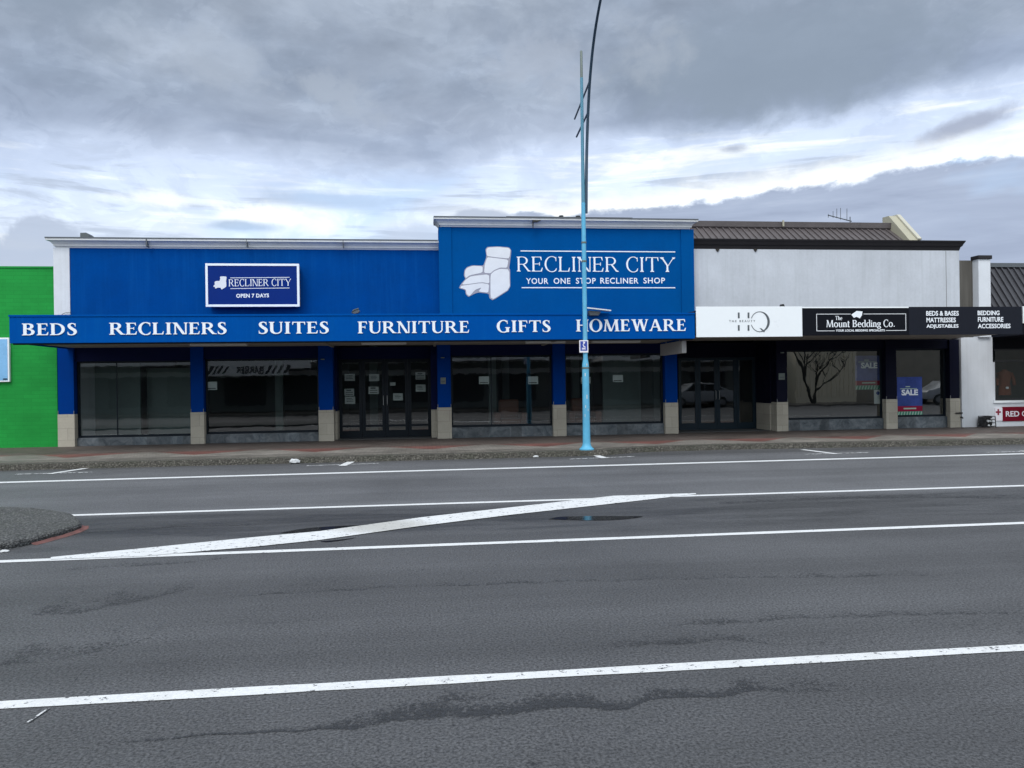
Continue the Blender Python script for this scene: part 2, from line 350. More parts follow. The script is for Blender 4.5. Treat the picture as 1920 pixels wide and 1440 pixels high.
def m_footpath():
    M, N, b = base_mat('footpath paving')
    x, y, z = N.sep(N.pos)[:3]
    t = N.math('PINGPONG', N.math('ADD', x, 100+0.12), 1.32)     # zigzag of red and grey pavers, 2.64 m repeat
    edge = N.math('ADD', 17.75, N.math('MULTIPLY', t, 0.92))
    wob = N.math('MULTIPLY', N.math('SUBTRACT', N.noise(N.pos, 2.0, 3, 0.5), 0.5), 0.25)
    d = N.math('SUBTRACT', N.math('ADD', y, wob), edge)
    red = N.mapr(d, -0.03, 0.05, 0, 1, 'SMOOTHSTEP')
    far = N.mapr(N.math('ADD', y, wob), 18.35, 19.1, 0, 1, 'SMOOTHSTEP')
    br = N.new('ShaderNodeTexBrick'); N.put(br.inputs['Vector'], N.pos); br.inputs['Scale'].default_value = 1.0
    br.inputs['Brick Width'].default_value = 0.2; br.inputs['Row Height'].default_value = 0.1; br.inputs['Mortar Size'].default_value = 0.006
    for i, c in ((1, (0.78, 0.78, 0.78)), (2, (1.18, 1.18, 1.18)), (3, (0.5, 0.5, 0.5))): br.inputs[i].default_value = (*c, 1)
    n = N.noise(N.pos, 1.1, 6, 0.65)
    col = N.mix(red, (0.22, 0.203, 0.182), (0.19, 0.078, 0.066))
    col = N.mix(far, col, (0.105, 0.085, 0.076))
    # joint course next to the kerb
    col = N.mix(N.mapr(N.math('ADD', y, wob), 17.45, 17.3, 0, 0.6), col, (0.11, 0.10, 0.086))
    col = N.mix(1.0, col, br.outputs[0], 'MULTIPLY')
    k = N.mapr(n, 0.3, 0.7, 0.72, 1.2); col = N.mix(1.0, col, N.comb(k, k, k), 'MULTIPLY')
    N.put(b.inputs['Base Color'], col); N.put(b.inputs['Roughness'], N.mapr(n, 0.3, 0.7, 0.55, 0.8))
    bump(N, br.outputs[1], -0.3, 0.004)
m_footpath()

def m_blocks(name, c, bw, bh, mort, var=0.08, bmp=0.5, mcol=None):
    M, N, b = base_mat(name)
    x, y, z = N.sep(N.pos)[:3]
    br = N.new('ShaderNodeTexBrick'); N.put(br.inputs['Vector'], N.comb(N.math('ADD', x, y), z, 0)); br.inputs['Scale'].default_value = 1.0
    br.inputs['Brick Width'].default_value = bw; br.inputs['Row Height'].default_value = bh; br.inputs['Mortar Size'].default_value = mort
    mc = mcol or tuple(k*0.8 for k in c)
    for i, k in ((1, tuple(v*(1-var) for v in c)), (2, tuple(v*(1+var) for v in c)), (3, mc)): br.inputs[i].default_value = (*k, 1)
    n = N.noise(N.pos, 1.3, 6, 0.6); g = N.noise(N.pos, 22, 3, 0.6)
    k = N.mapr(N.math('ADD', N.math('MULTIPLY', n, 0.75), N.math('MULTIPLY', g, 0.25)), 0.3, 0.7, 0.84, 1.14)
    N.put(b.inputs['Base Color'], N.mix(1.0, br.outputs[0], N.comb(k, k, k), 'MULTIPLY'))
    b.inputs['Roughness'].default_value = 0.75; b.inputs['Specular IOR Level'].default_value = 0.12
    bump(N, br.outputs[1], -bmp, 0.006)
m_blocks('green blockwork', (0.016, 0.272, 0.050), 0.4, 0.1, 0.008, 0.05, 0.3, (0.014, 0.238, 0.045))
m_blocks('travertine tile', (0.40, 0.375, 0.32), 0.6, 0.30, 0.003, 0.06, 0.2, (0.22, 0.21, 0.19))
def m_slate():
    M, N, b = base_mat('slate tile')
    x, y, z = N.sep(N.pos)[:3]
    n = N.noise(N.pos, 4.0, 6, 0.7, dist=0.8)
    cell = N.noise(N.comb(N.math('FLOOR', N.math('MULTIPLY', x, 3.3)), 0, 0), 7.3, 0, 0)
    col = N.mix(N.mapr(n, 0.35, 0.68, 0, 1), (0.035, 0.05, 0.065), (0.16, 0.18, 0.20))
    k = N.mapr(cell, 0.3, 0.7, 0.65, 1.3)
    N.put(b.inputs['Base Color'], N.mix(1.0, col, N.comb(k, k, k), 'MULTIPLY')); b.inputs['Roughness'].default_value = 0.45
m_slate()
def m_ribbed(name, c, pitch_m, across=True, rough=0.45, metal=0.2):
    M, N, b = base_mat(name)
    x, y, z = N.sep(N.pos)[:3]
    n = N.noise(N.pos, 2.0, 5, 0.6); col = N.mix(N.mapr(n, 0.3, 0.7, 0, 1), tuple(k*0.85 for k in c), tuple(k*1.15 for k in c))
    N.put(b.inputs['Base Color'], col); b.inputs['Roughness'].default_value = rough; b.inputs['Metallic'].default_value = metal
m_ribbed('roof steel', (0.105, 0.092, 0.095), 0.4)
m_ribbed('dark roof steel', (0.045, 0.046, 0.055), 0.4)
def m_water():
    M, N, b = base_mat('puddle water')
    N.put(b.inputs['Base Color'], (0.022, 0.023, 0.026, 1)); b.inputs['Roughness'].default_value = 0.10; b.inputs['Specular IOR Level'].default_value = 0.5
    bump(N, N.noise(N.pos, 6, 2, 0.5), 0.02, 0.01)
m_water()
def m_crack(name='broken asphalt', amount=0.8, th=0.0):
    """rough dark seam: chips lost along a paving joint; UV v fades it out at both edges"""
    M, N, b = base_mat(name)
    uv = N.new('ShaderNodeUVMap'); u, v, _ = N.sep(uv.outputs[0])[:3]
    a = N.noise(N.pos, 3.2, 6, 0.8); g = N.noise(N.mapping(N.pos, (1.0, 0.7, 1.0)), 46, 4, 0.8)
    n = N.math('ADD', N.math('MULTIPLY', a, 0.55), N.math('MULTIPLY', g, 0.45))
    fade = N.math('MULTIPLY', N.mapr(v, 0.0, 0.12, 0.0, 1.0), N.mapr(v, 0.15, 1.0, 1.0, 0.0))
    fade = N.math('MULTIPLY', fade, N.math('MULTIPLY', N.mapr(u, 0.0, 0.12, 0, 1), N.mapr(u, 0.88, 1.0, 1, 0)))
    al = N.mapr(N.math('ADD', N.math('ADD', N.math('MULTIPLY', N.math('SUBTRACT', g, 0.5), 3.4), N.math('MULTIPLY', N.math('SUBTRACT', a, 0.5), 2.6)), fade), 0.40+th, 0.95+th, 0, 1)
    al = N.math('MULTIPLY', al, N.mapr(fade, 0.0, 0.15, 0, 1))
    col = N.mix(N.mapr(g, 0.3, 0.7, 0, 1), (0.020, 0.022, 0.026), (0.056, 0.062, 0.074))
    N.put(b.inputs['Base Color'], col); N.put(b.inputs['Alpha'], N.math('MULTIPLY', al, amount)); b.inputs['Roughness'].default_value = 0.9
    bump(N, g, 0.8, 0.01)
m_crack(); m_crack('pitted asphalt', 0.55, 0.40)

# ------------------------------------------------------------------ mesh kit
class MB:
    def __init__(s): s.v = []; s.f = []; s.uv = None
    def add(s, vs, fs):
        o = len(s.v); s.v += [tuple(p) for p in vs]; s.f += [tuple(i+o for i in f) for f in fs]; return s
    def box(s, x0, x1, y0, y1, z0, z1):
        return s.add([(x0,y0,z0),(x1,y0,z0),(x1,y1,z0),(x0,y1,z0),(x0,y0,z1),(x1,y0,z1),(x1,y1,z1),(x0,y1,z1)],
                     [(3,2,1,0),(4,5,6,7),(0,1,5,4),(1,2,6,5),(2,3,7,6),(3,0,4,7)])
    def prism(s, poly, y0, y1):            # outline in x,z, run from y0 (front) to y1
        n = len(poly); a = sum(poly[i][0]*poly[(i+1)%n][1]-poly[(i+1)%n][0]*poly[i][1] for i in range(n))
        if a < 0: poly = poly[::-1]
        vs = [(p[0], y0, p[1]) for p in poly]+[(p[0], y1, p[1]) for p in poly]
        return s.add(vs, [tuple(range(n)), tuple(range(2*n-1, n-1, -1))]+[(i, i+n, (i+1)%n+n, (i+1)%n) for i in range(n)])
    def slab(s, poly, z0, z1):             # outline in x,y
        n = len(poly); a = sum(poly[i][0]*poly[(i+1)%n][1]-poly[(i+1)%n][0]*poly[i][1] for i in range(n))
        if a < 0: poly = poly[::-1]
        vs = [(p[0], p[1], z0) for p in poly]+[(p[0], p[1], z1) for p in poly]
        return s.add(vs, [tuple(range(n-1, -1, -1)), tuple(range(n, 2*n))]+[(i, (i+1)%n, (i+1)%n+n, i+n) for i in range(n)])
    def sidewall(s, poly, x0, x1):         # outline in y,z, run along x
        n = len(poly); a = sum(poly[i][0]*poly[(i+1)%n][1]-poly[(i+1)%n][0]*poly[i][1] for i in range(n))
        if a < 0: poly = poly[::-1]
        vs = [(x0, p[0], p[1]) for p in poly]+[(x1, p[0], p[1]) for p in poly]
        return s.add(vs, [tuple(range(n-1, -1, -1)), tuple(range(n, 2*n))]+[(i, (i+1)%n, (i+1)%n+n, i+n) for i in range(n)])
    def tube(s, pts, rads, n=10, cap=True):
        pts = [Vector(p) for p in pts]
        if not isinstance(rads, (list, tuple)): rads = [rads]*len(pts)
        rings = []
        ref = Vector((0, 0, 1))
        for i, p in enumerate(pts):
            t = (pts[min(i+1, len(pts)-1)]-pts[max(i-1, 0)]).normalized()
            r = ref if abs(t.dot(ref)) < 0.95 else Vector((1, 0, 0))
            a = t.cross(r).normalized(); b = t.cross(a)
            rings.append([p+rads[i]*(math.cos(2*math.pi*k/n)*a+math.sin(2*math.pi*k/n)*b) for k in range(n)])
        vs = [q for r in rings for q in r]; fs = []
        for i in range(len(rings)-1):
            for k in range(n): fs.append((i*n+k, (i+1)*n+k, (i+1)*n+(k+1)%n, i*n+(k+1)%n))
        if cap: fs += [tuple(range(n)), tuple(range(len(vs)-1, len(vs)-n-1, -1))]
        return s.add(vs, fs)
    def lathe(s, x, y, prof, n=20):        # prof: (radius, z)
        vs = [(x+r*math.cos(2*math.pi*k/n), y+r*math.sin(2*math.pi*k/n), z) for r, z in prof for k in range(n)]
        fs = [(i*n+k, i*n+(k+1)%n, (i+1)*n+(k+1)%n, (i+1)*n+k) for i in range(len(prof)-1) for k in range(n)]
        fs += [tuple(range(n-1, -1, -1)), tuple(range(len(vs)-n, len(vs)))]
        return s.add(vs, fs)
    def build(s, name, mat, parent=None, bevel=0.0, smooth=False, seg=2):
        c = Vector((0, 0, 0))
        if s.v:
            lo = [min(p[i] for p in s.v) for i in range(3)]; hi = [max(p[i] for p in s.v) for i in range(3)]
            c = Vector(((lo[0]+hi[0])/2, (lo[1]+hi[1])/2, lo[2]))
        me = bpy.data.meshes.new(name); me.from_pydata([tuple(Vector(p)-c) for p in s.v], [], s.f); me.update()
        if s.uv:
            l = me.uv_layers.new(name='UVMap')
            for lp in me.loops: l.data[lp.index].uv = s.uv[lp.vertex_index]
        bm = bmesh.new(); bm.from_mesh(me)
        if not s.uv: bmesh.ops.recalc_face_normals(bm, faces=bm.faces)
        if bevel:
            eds = [e for e in bm.edges if len(e.link_faces) == 2 and e.calc_face_angle(0) > 0.6]
            bmesh.ops.bevel(bm, geom=eds, offset=bevel, segments=seg, affect='EDGES', profile=0.6, clamp_overlap=True)
        bm.to_mesh(me); bm.free()
        if smooth:
            for p in me.polygons: p.use_smooth = True
            try: me.set_sharp_from_angle(angle=rad(38))
            except Exception: pass
        me.materials.append(MATS[mat])
        return link(name, me, c, parent)

ORG = {}
def link(name, data, world, parent=None):
    o = bpy.data.objects.new(name, data); COL.objects.link(o)
    ORG[o] = Vector(world)
    if parent is not None:
        o.parent = parent; o.location = ORG[o]-ORG[parent]
    else: o.location = ORG[o]
    return o
def thing(name, label, cat, loc, group=None):
    o = link(name, None, loc); o.empty_display_size = 0.2
    return tag(o, label, cat, group)
def tag(o, label, cat, group=None):
    o['label'] = label; o['category'] = cat
    if group: o['group'] = group
    return o
def struct(o, kind='structure'):
    o['kind'] = kind; return o
def box(*a): return MB().box(*a)
def each(name, boxes, mat, parent, bevel=0.0):
    return [box(*b).build(name, mat, parent, bevel) for b in boxes]

# ------------------------------------------------------------------ lettering
def ribbon(pts, ws):
    """outline of a stroke with a width at each point"""
    n = len(pts); L = []; R = []
    for i in range(n):
        a = pts[max(0, i-1)]; b = pts[min(n-1, i+1)]
        tx, ty = b[0]-a[0], b[1]-a[1]; d = math.hypot(tx, ty) or 1
        nx, ny = -ty/d, tx/d; w = ws[i]/2
        L.append((pts[i][0]+nx*w, pts[i][1]+ny*w)); R.append((pts[i][0]-nx*w, pts[i][1]-ny*w))
    return ('strip', L, R)
def spline(pts, k=8):
    out = []
    P_ = [pts[0]]+list(pts)+[pts[-1]]
    for i in range(1, len(P_)-2):
        for j in range(k):
            t = j/k; q = []
            for c in range(len(pts[0])):
                a, b, d, e = P_[i-1][c], P_[i][c], P_[i+1][c], P_[i+2][c]
                q.append(0.5*((2*b)+(-a+d)*t+(2*a-5*b+4*d-e)*t*t+(-a+3*b-3*d+e)*t**3))
            out.append(tuple(q))
    out.append(tuple(pts[-1])); return out

class Serif:
    """a roman capital (and a few small letters) drawn from stems, hairlines and bowls; cap height 1"""
    def __init__(s, W=0.17, w=0.055, S=0.07): s.W, s.w, s.S = W, w, S
    def rect(s, x0, x1, y0, y1): s.p.append(('poly', [(x0,y0),(x1,y0),(x1,y1),(x0,y1)]))
    def quad(s, *q): s.p.append(('poly', list(q)))
    def foot(s, x0, x1, y, up=1):          # bracketed serif on a stem between x0 and x1
        t = 0.045; S = s.S
        s.p.append(('poly', [(x0-S, y), (x1+S, y), (x1+S, y+up*t), (x1+S*0.25, y+up*t*1.5), (x1, y+up*t*2.6), (x0, y+up*t*2.6), (x0-S*0.25, y+up*t*1.5), (x0-S, y+up*t)]))
    def stem(s, x, W=None, y0=0, y1=1, b=True, t=True):
        W = W or s.W; s.rect(x, x+W, y0, y1)
        if b: s.foot(x, x+W, y0, 1)
        if t: s.foot(x, x+W, y1, -1)
    def diag(s, x0, y0, x1, y1, W): s.quad((x0, y0), (x0+W, y0), (x1+W, y1), (x1, y1))
    def arc(s, cx, cy, rx, ry, a0, a1, W=None, w=None, n=26):
        W = W or s.W; w = w or s.w; pts = []; ws = []
        for i in range(n+1):
            a = rad(a0+(a1-a0)*i/n); pts.append((cx+rx*math.cos(a), cy+ry*math.sin(a)))
            ws.append(w+(W-w)*abs(math.cos(a))**1.6)
        s.p.append(ribbon(pts, ws))
    def get(s, ch):
        W, w, S = s.W, s.w, s.S; s.p = []; x = S
        if ch == 'I': x += 0.02; s.stem(x); adv = W+2*S+0.05
        elif ch == 'L':
            s.stem(x); s.rect(x, x+0.58, 0, w); s.quad((x+0.5, w*0.8), (x+0.58, 0), (x+0.62, 0.27), (x+0.585, 0.27)); adv = x+0.64
        elif ch in 'EF':
            s.stem(x); s.rect(x, x+0.52, 1-w, 1); s.quad((x+0.44, 1-w*0.8), (x+0.52, 1), (x+0.545, 0.76), (x+0.51, 0.76))
            s.rect(x+W*0.5, x+0.42, 0.49, 0.49+w); s.quad((x+0.39, 0.40), (x+0.43, 0.40), (x+0.43, 0.63), (x+0.39, 0.63)); adv = x+0.57
            if ch == 'E': s.rect(x, x+0.55, 0, w); s.quad((x+0.47, w*0.8), (x+0.55, 0), (x+0.595, 0.26), (x+0.555, 0.26)); adv = x+0.61
        elif ch == 'T':
            c = 0.40; s.stem(c-W/2, t=False); s.rect(0.02, 0.78, 1-w, 1)
            s.quad((0.02, 1), (0.10, 1-w*0.8), (0.045, 0.74), (0.01, 0.74)); s.quad((0.70, 1-w*0.8), (0.78, 1), (0.79, 0.74), (0.755, 0.74)); adv = 0.80
        elif ch == 'H':
            s.stem(x); s.stem(x+0.56); s.rect(x+W*0.5, x+0.6, 0.49, 0.49+w); adv = x+0.56+W+S
        elif ch == 'N':
            s.stem(x+0.02, w*1.15, b=True, t=False); s.diag(x-0.02, 1, x+0.66-W*0.9, 0, W); s.foot(x-0.03, x+0.08, 1, -1)
            s.stem(x+0.66, w*1.15, b=False, t=True); adv = x+0.66+w+S
        elif ch == 'M':
            s.diag(x+0.02, 0, x+0.10, 1, w*1.15); s.foot(x+0.02, x+0.02+w, 0); s.diag(x+0.07, 1, x+0.46-W*0.4, 0, W); s.foot(x+0.08, x+0.16, 1, -1)
            s.diag(x+0.46, 0, x+0.80, 1, w*1.1); s.diag(x+0.84, 0, x+0.77, 1, W); s.foot(x+0.84, x+0.84+W, 0); s.foot(x+0.80, x+0.77+W, 1, -1); adv = x+0.84+W+S
        elif ch == 'A':
            s.diag(x+0.02, 0, x+0.33, 1, w*1.1); s.diag(x+0.62, 0, x+0.30, 1, W); s.rect(x+0.15, x+0.56, 0.31, 0.31+w)
            s.foot(x, x+0.07, 0); s.foot(x+0.62, x+0.62+W, 0); adv = x+0.62+W+S
        elif ch == 'W':
            s.diag(x+0.28, 0, x+0.02, 1, W); s.diag(x+0.30, 0, x+0.52, 1, w*1.1); s.diag(x+0.76, 0, x+0.50, 1, W); s.diag(x+0.79, 0, x+1.04, 1, w*1.1)
            s.foot(x+0.02, x+0.02+W, 1, -1); s.foot(x+0.52, x+0.50+W, 1, -1); s.foot(x+1.03, x+1.09, 1, -1); adv = x+1.08+S
        elif ch == 'Y':
            c = x+0.34; s.stem(c, t=False, y1=0.45); s.diag(c, 0.42, x, 1, W); s.diag(c+W*0.7, 0.42, x+0.76, 1, w*1.15)
            s.foot(x, x+W, 1, -1); s.foot(x+0.76, x+0.82, 1, -1); adv = x+0.82+S
        elif ch in 'RB':
            s.stem(x)
            if ch == 'R':
                s.rect(x+W*0.5, x+0.30, 1-w, 1); s.rect(x+W*0.5, x+0.32, 0.46, 0.46+w); s.arc(x+0.29, 0.73, 0.25, 0.27-w/2, -90, 90)
                s.diag(x+0.60, 0, x+0.27, 0.49, W*1.05); s.quad((x+0.6, 0), (x+0.6+W*1.5, 0), (x+0.6+W*1.5, 0.04), (x+0.57+W*0.9, 0.09)); adv = x+0.6+W*1.25
            else:
                s.rect(x+W*0.5, x+0.28, 1-w, 1); s.rect(x+W*0.5, x+0.30, 0.50, 0.50+w); s.rect(x+W*0.5, x+0.30, 0, w)
                s.arc(x+0.27, 0.76, 0.22, 0.24-w/2, -90, 90); s.arc(x+0.29, 0.265, 0.26, 0.265-w/2, -90, 90); adv = x+0.29+0.26+W*0.5+0.05
        elif ch == 'D':
            s.stem(x); s.rect(x+W*0.5, x+0.28, 1-w, 1); s.rect(x+W*0.5, x+0.28, 0, w); s.arc(x+0.26, 0.5, 0.42, 0.5-w/2, -90, 90); adv = x+0.68+W*0.5+0.05
        elif ch in 'OQ':
            s.arc(0.44, 0.5, 0.40-W*0.2, 0.515, 90, 270); s.arc(0.44, 0.5, 0.40-W*0.2, 0.515, -90, 90); adv = 0.88
        elif ch in 'CG':
            s.arc(0.45, 0.5, 0.40-W*0.2, 0.515, 52, 308); s.quad((0.66, 0.92), (0.715, 1.0), (0.715, 0.70), (0.685, 0.70)); adv = 0.76
            if ch == 'G': s.rect(0.62, 0.62+W, 0.0, 0.42); s.foot(0.62, 0.62+W, 0.42, -1); adv = 0.62+W+S
            else: s.quad((0.66, 0.12), (0.70, 0.04), (0.735, 0.22), (0.705, 0.24))
        elif ch == 'S':
            q = spline([(0.475, 0.86, w), (0.40, 0.955, w), (0.28, 0.985, w*1.1), (0.145, 0.90, W*0.75), (0.14, 0.72, W), (0.28, 0.54, W*1.15), (0.43, 0.40, W*1.1), (0.475, 0.23, W*0.95), (0.39, 0.065, W*0.6), (0.25, 0.015, w), (0.12, 0.05, w), (0.055, 0.16, w)])
            s.p.append(ribbon([(a, b) for a, b, c in q], [c for a, b, c in q]))
            s.quad((0.45, 0.99), (0.485, 0.99), (0.50, 0.72), (0.465, 0.74)); s.quad((0.045, 0.02), (0.08, 0.02), (0.065, 0.27), (0.03, 0.28)); adv = 0.56
        elif ch == 'U':
            s.rect(x, x+W, 0.30, 1); s.foot(x, x+W, 1, -1); q = []
            for i in range(17):
                a = rad(180+180*i/16); q.append((x+W/2+0.28+0.28*math.cos(a), 0.32+0.30*math.sin(a), w+(W-w)*max(0, -math.cos(a))**0.8 if i < 9 else w*1.15))
            s.p.append(ribbon([(a, b) for a, b, c in q], [c for a, b, c in q])); s.rect(x+W/2+0.56-w*0.55, x+W/2+0.56+w*0.55, 0.30, 1); s.foot(x+W/2+0.53, x+W/2+0.59, 1, -1); adv = x+W/2+0.60+S
        elif ch == 'o': s.arc(0.32, 0.32, 0.24, 0.32, 90, 270); s.arc(0.32, 0.32, 0.24, 0.32, -90, 90); adv = 0.65
        elif ch == 'e':
            s.arc(0.30, 0.32, 0.22, 0.32, 0, 315); s.rect(0.12, 0.50, 0.33, 0.33+w); adv = 0.57
        elif ch in 'nuh':
            if ch == 'u':
                s.rect(x, x+W, 0.16, 0.64); s.rect(x-S, x+W, 0.60, 0.64); s.arc(x+0.22, 0.19, 0.22-W/2, 0.19, 180, 300); s.rect(x+0.36, x+0.36+W, 0, 0.64); s.rect(x+0.30, x+0.36, 0.60, 0.64); s.rect(x+0.36+W, x+0.36+W+S, 0, 0.05); adv = x+0.36+W+S
            else:
                s.stem(x, y1=0.64 if ch == 'n' else 1.0, t=False); s.rect(x-S, x, (0.60 if ch == 'n' else 0.96), (0.64 if ch == 'n' else 1.0)); s.arc(x+0.25, 0.42, 0.17, 0.20, 0, 140); s.stem(x+0.42-W*0.5, y1=0.44, t=False); adv = x+0.42+W*0.5+S
        elif ch == 't': s.rect(0.09, 0.09+W, 0.10, 0.86); s.rect(0.0, 0.36, 0.59, 0.64); s.arc(0.24, 0.13, 0.12, 0.12, 180, 320); adv = 0.40
        elif ch == 'i': s.stem(x, y1=0.64, t=False); s.rect(x-S, x, 0.60, 0.64); s.arc(x+W/2, 0.84, 0.035, 0.035, 0, 359, 0.07, 0.07); adv = x+W+S
        elif ch == 'd':
            s.arc(0.28, 0.31, 0.20, 0.31, 60, 300); s.rect(0.44, 0.44+W, 0, 1.02); s.rect(0.36, 0.44, 0.97, 1.02); s.rect(0.44+W, 0.44+W+S, 0, 0.05); adv = 0.44+W+S
        elif ch == 'g':
            s.arc(0.27, 0.42, 0.18, 0.20, 90, 270); s.arc(0.27, 0.42, 0.18, 0.20, -90, 90); s.rect(0.40, 0.56, 0.56, 0.62); s.arc(0.28, -0.08, 0.22, 0.15, 90, 270); s.arc(0.28, -0.08, 0.22, 0.15, -90, 90); adv = 0.57
        elif ch == '.': s.rect(0.08, 0.08+0.13, 0, 0.13); adv = 0.28
        else: adv = 0.30
        return s.p, adv

def lay(pieces_fn, text, track):
    out = []; x = 0
    for ch in text:
        p, adv = pieces_fn(ch)
        for q in p: out.append((q, x))
        x += adv+track
    return out, x-track
def serif_word(text, x0, x1, z0, z1, yf, depth, font, track=0.06, tilt=0.0):
    """letters standing proud of the plane y = yf by depth, fitted to the box"""
    pcs, L = lay(font.get, text, track)
    sx = (x1-x0)/L; sz = (z1-z0); mb = MB(); k = 0
    T = lambda p, ox: (x0+(p[0]+ox)*sx, z0+p[1]*sz+tilt*((p[0]+ox)*sx))
    for (q, ox) in pcs:
        k += 1; y0 = yf-depth-0.00025*(k % 11)
        if q[0] == 'poly': mb.prism([T(p, ox) for p in q[1]], y0, yf)
        else:
            L_, R_ = [T(p, ox) for p in q[1]], [T(p, ox) for p in q[2]]; n = len(L_)
            vs = [(a[0], y0, a[1]) for a in L_]+[(a[0], y0, a[1]) for a in R_]+[(a[0], yf, a[1]) for a in L_]+[(a[0], yf, a[1]) for a in R_]
            fs = []
            for i in range(n-1):
                fs += [(i, i+1, n+i+1, n+i), (2*n+i, 3*n+i, 3*n+i+1, 2*n+i+1), (i, 2*n+i, 2*n+i+1, i+1), (n+i, n+i+1, 3*n+i+1, 3*n+i)]
            fs += [(0, n, 3*n, 2*n), (n-1, 3*n-1, 4*n-1, 2*n-1)]
            mb.add(vs, fs)
    return mb
def sans_word(text, x0, x1, z0, z1, yf, depth, bold=0.0, spacing=1.0, flip=False, tilt=0.0):
    """plain grotesque lettering fitted to the box; flip faces it the other way"""
    cu = bpy.data.curves.new('lettering', 'FONT'); cu.body = text; cu.size = 1; cu.extrude = 0.5; cu.offset = bold; cu.space_character = spacing; cu.resolution_u = 3
    o = bpy.data.objects.new('lettering', cu); COL.objects.link(o)
    dg = bpy.context.evaluated_depsgraph_get(); dg.update()
    me = bpy.data.meshes.new_from_object(o.evaluated_get(dg))
    vs = [v.co.copy() for v in me.vertices]; fs = [tuple(p.vertices) for p in me.polygons]
    bpy.data.objects.remove(o); bpy.data.curves.remove(cu); bpy.data.meshes.remove(me)
    ax, bx_ = min(v.x for v in vs), max(v.x for v in vs); az_, bz = min(v.y for v in vs), max(v.y for v in vs)
    mb = MB(); out = []
    for v in vs:
        u = (v.x-ax)/(bx_-ax); w = (v.y-az_)/(bz-az_); d = v.z+0.5
        X = x1-u*(x1-x0) if flip else x0+u*(x1-x0)
        Yv = yf+d*depth if flip else yf-d*depth
        out.append((X, Yv, z0+w*(z1-z0)+tilt*(X-x0)))
    return mb.add(out, fs)

BOLD = Serif(0.185, 0.075, 0.075); LIGHT = Serif(0.105, 0.045, 0.06); BOOK = Serif(0.125, 0.06, 0.06)

def inset(poly, k):
    cx = sum(p[0] for p in poly)/len(poly); cz = sum(p[1] for p in poly)/len(poly)
    return [(cx+(p[0]-cx)*k, cz+(p[1]-cz)*k) for p in poly]

# chair emblem, in its own units (x right, y down); same drawing on both signs
EMB_SIL = [(448,300),(462,285),(530,281),(602,287),(615,305),(611,345),(600,420),(606,430),(606,556),(492,628),(470,615),(466,585),(400,577),(368,588),(335,606),(318,588),(316,562),(275,550),(285,528),(318,490),(308,470),(312,435),(328,415),(362,403),(432,405),(438,392),(455,345)]
EMB_PARTS = [
    [(453,302),(464,289),(530,285),(600,291),(610,305),(606,343),(598,360),(500,350),(456,344)],
    [(459,350),(503,355),(597,366),(588,418),(540,418),(500,436),(478,455),(436,452),(443,395)],
    [(478,462),(502,440),(541,424),(601,428),(603,554),(495,622),(476,612)],
    [(313,468),(316,437),(331,419),(364,407),(430,409),(429,450),(345,468),(320,486)],
    [(320,494),(352,473),(470,460),(472,520),(420,512),(290,530)],
    [(290,534),(420,516),(470,524),(464,580),(400,572),(420,545),(380,560),(345,598),(337,600),(322,586),(319,558),(282,548)]]
def soften(poly, k=0.14, n=1):
    for _ in range(n):
        q = []
        for i, a in enumerate(poly):
            b = poly[(i+1) % len(poly)]
            q += [(a[0]+(b[0]-a[0])*k, a[1]+(b[1]-a[1])*k), (b[0]+(a[0]-b[0])*k, b[1]+(a[1]-b[1])*k)]
        poly = q
    return poly
def emblem(parent, ox, oz, sc, yf, full=True):
    """ox, oz: where unit (445,455) of the drawing lies; sc: metres per unit"""
    T = lambda poly: [(ox+(p[0]-445)*sc, oz-(p[1]-455)*sc) for p in soften(poly)]
    e = MB().prism(T(EMB_SIL), yf-0.004, yf).build('chair_emblem', 'logo outline' if full else 'logo white', parent)
    mb = MB()
    for i, q in enumerate(EMB_PARTS): mb.prism(inset(T(q), 0.988 if full else 0.95), yf-0.009-0.0004*i, yf-0.003)
    return e, mb

# ------------------------------------------------------------------ ground, road, kerb, footpath
YK = [(-70, 16.6), (2.6, 16.5), (4.0, 16.55), (4.9, 17.1), (7.0, 17.2), (10.0, 17.0), (13.5, 16.75), (20, 16.6), (90, 16.6)]
def kerb_y(x):
    for (a, b), (c, d) in zip(YK, YK[1:]):
        if a <= x <= c: return b+(d-b)*(x-a)/(c-a)
    return 16.6
struct(MB().slab([(-900, -900), (900, -900), (900, 900), (-900, 900)], -0.5, -0.03).build('ground', 'interior floor'))
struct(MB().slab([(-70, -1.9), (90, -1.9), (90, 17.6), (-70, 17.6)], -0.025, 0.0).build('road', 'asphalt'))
xs = [-70, -40, -20]+[-12+0.4*i for i in range(91)]+[30, 50, 90]
def strip_slab(off0, off1, z0, z1, jit=0.0):
    mb = MB(); n = len(xs)
    vs = []
    for x in xs:
        j = jit*mnoise.noise((x*2.3, 1.1, 0)); k0 = kerb_y(x)+off0; k1 = kerb_y(x)+off1 if off1 < 5 else off1
        vs += [(x, k0+j, z0), (x, k1, z0), (x, k1, z1-0.3*abs(j)), (x, k0+j+0.02, z1)]
    fs = []
    for i in range(n-1):
        for a in range(4): fs.append((4*i+a, 4*(i+1)+a, 4*(i+1)+(a+1) % 4, 4*i+(a+1) % 4))
    return mb.add(vs, fs)
struct(strip_slab(0.0, 0.34, -0.02, 0.118, 0.014).build('kerb', 'kerb aggregate'))
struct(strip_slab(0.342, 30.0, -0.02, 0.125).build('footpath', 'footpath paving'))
struct(box(-70, 90, -6.5, -1.95, -0.02, 0.12).build('footpath', 'footpath paving'))

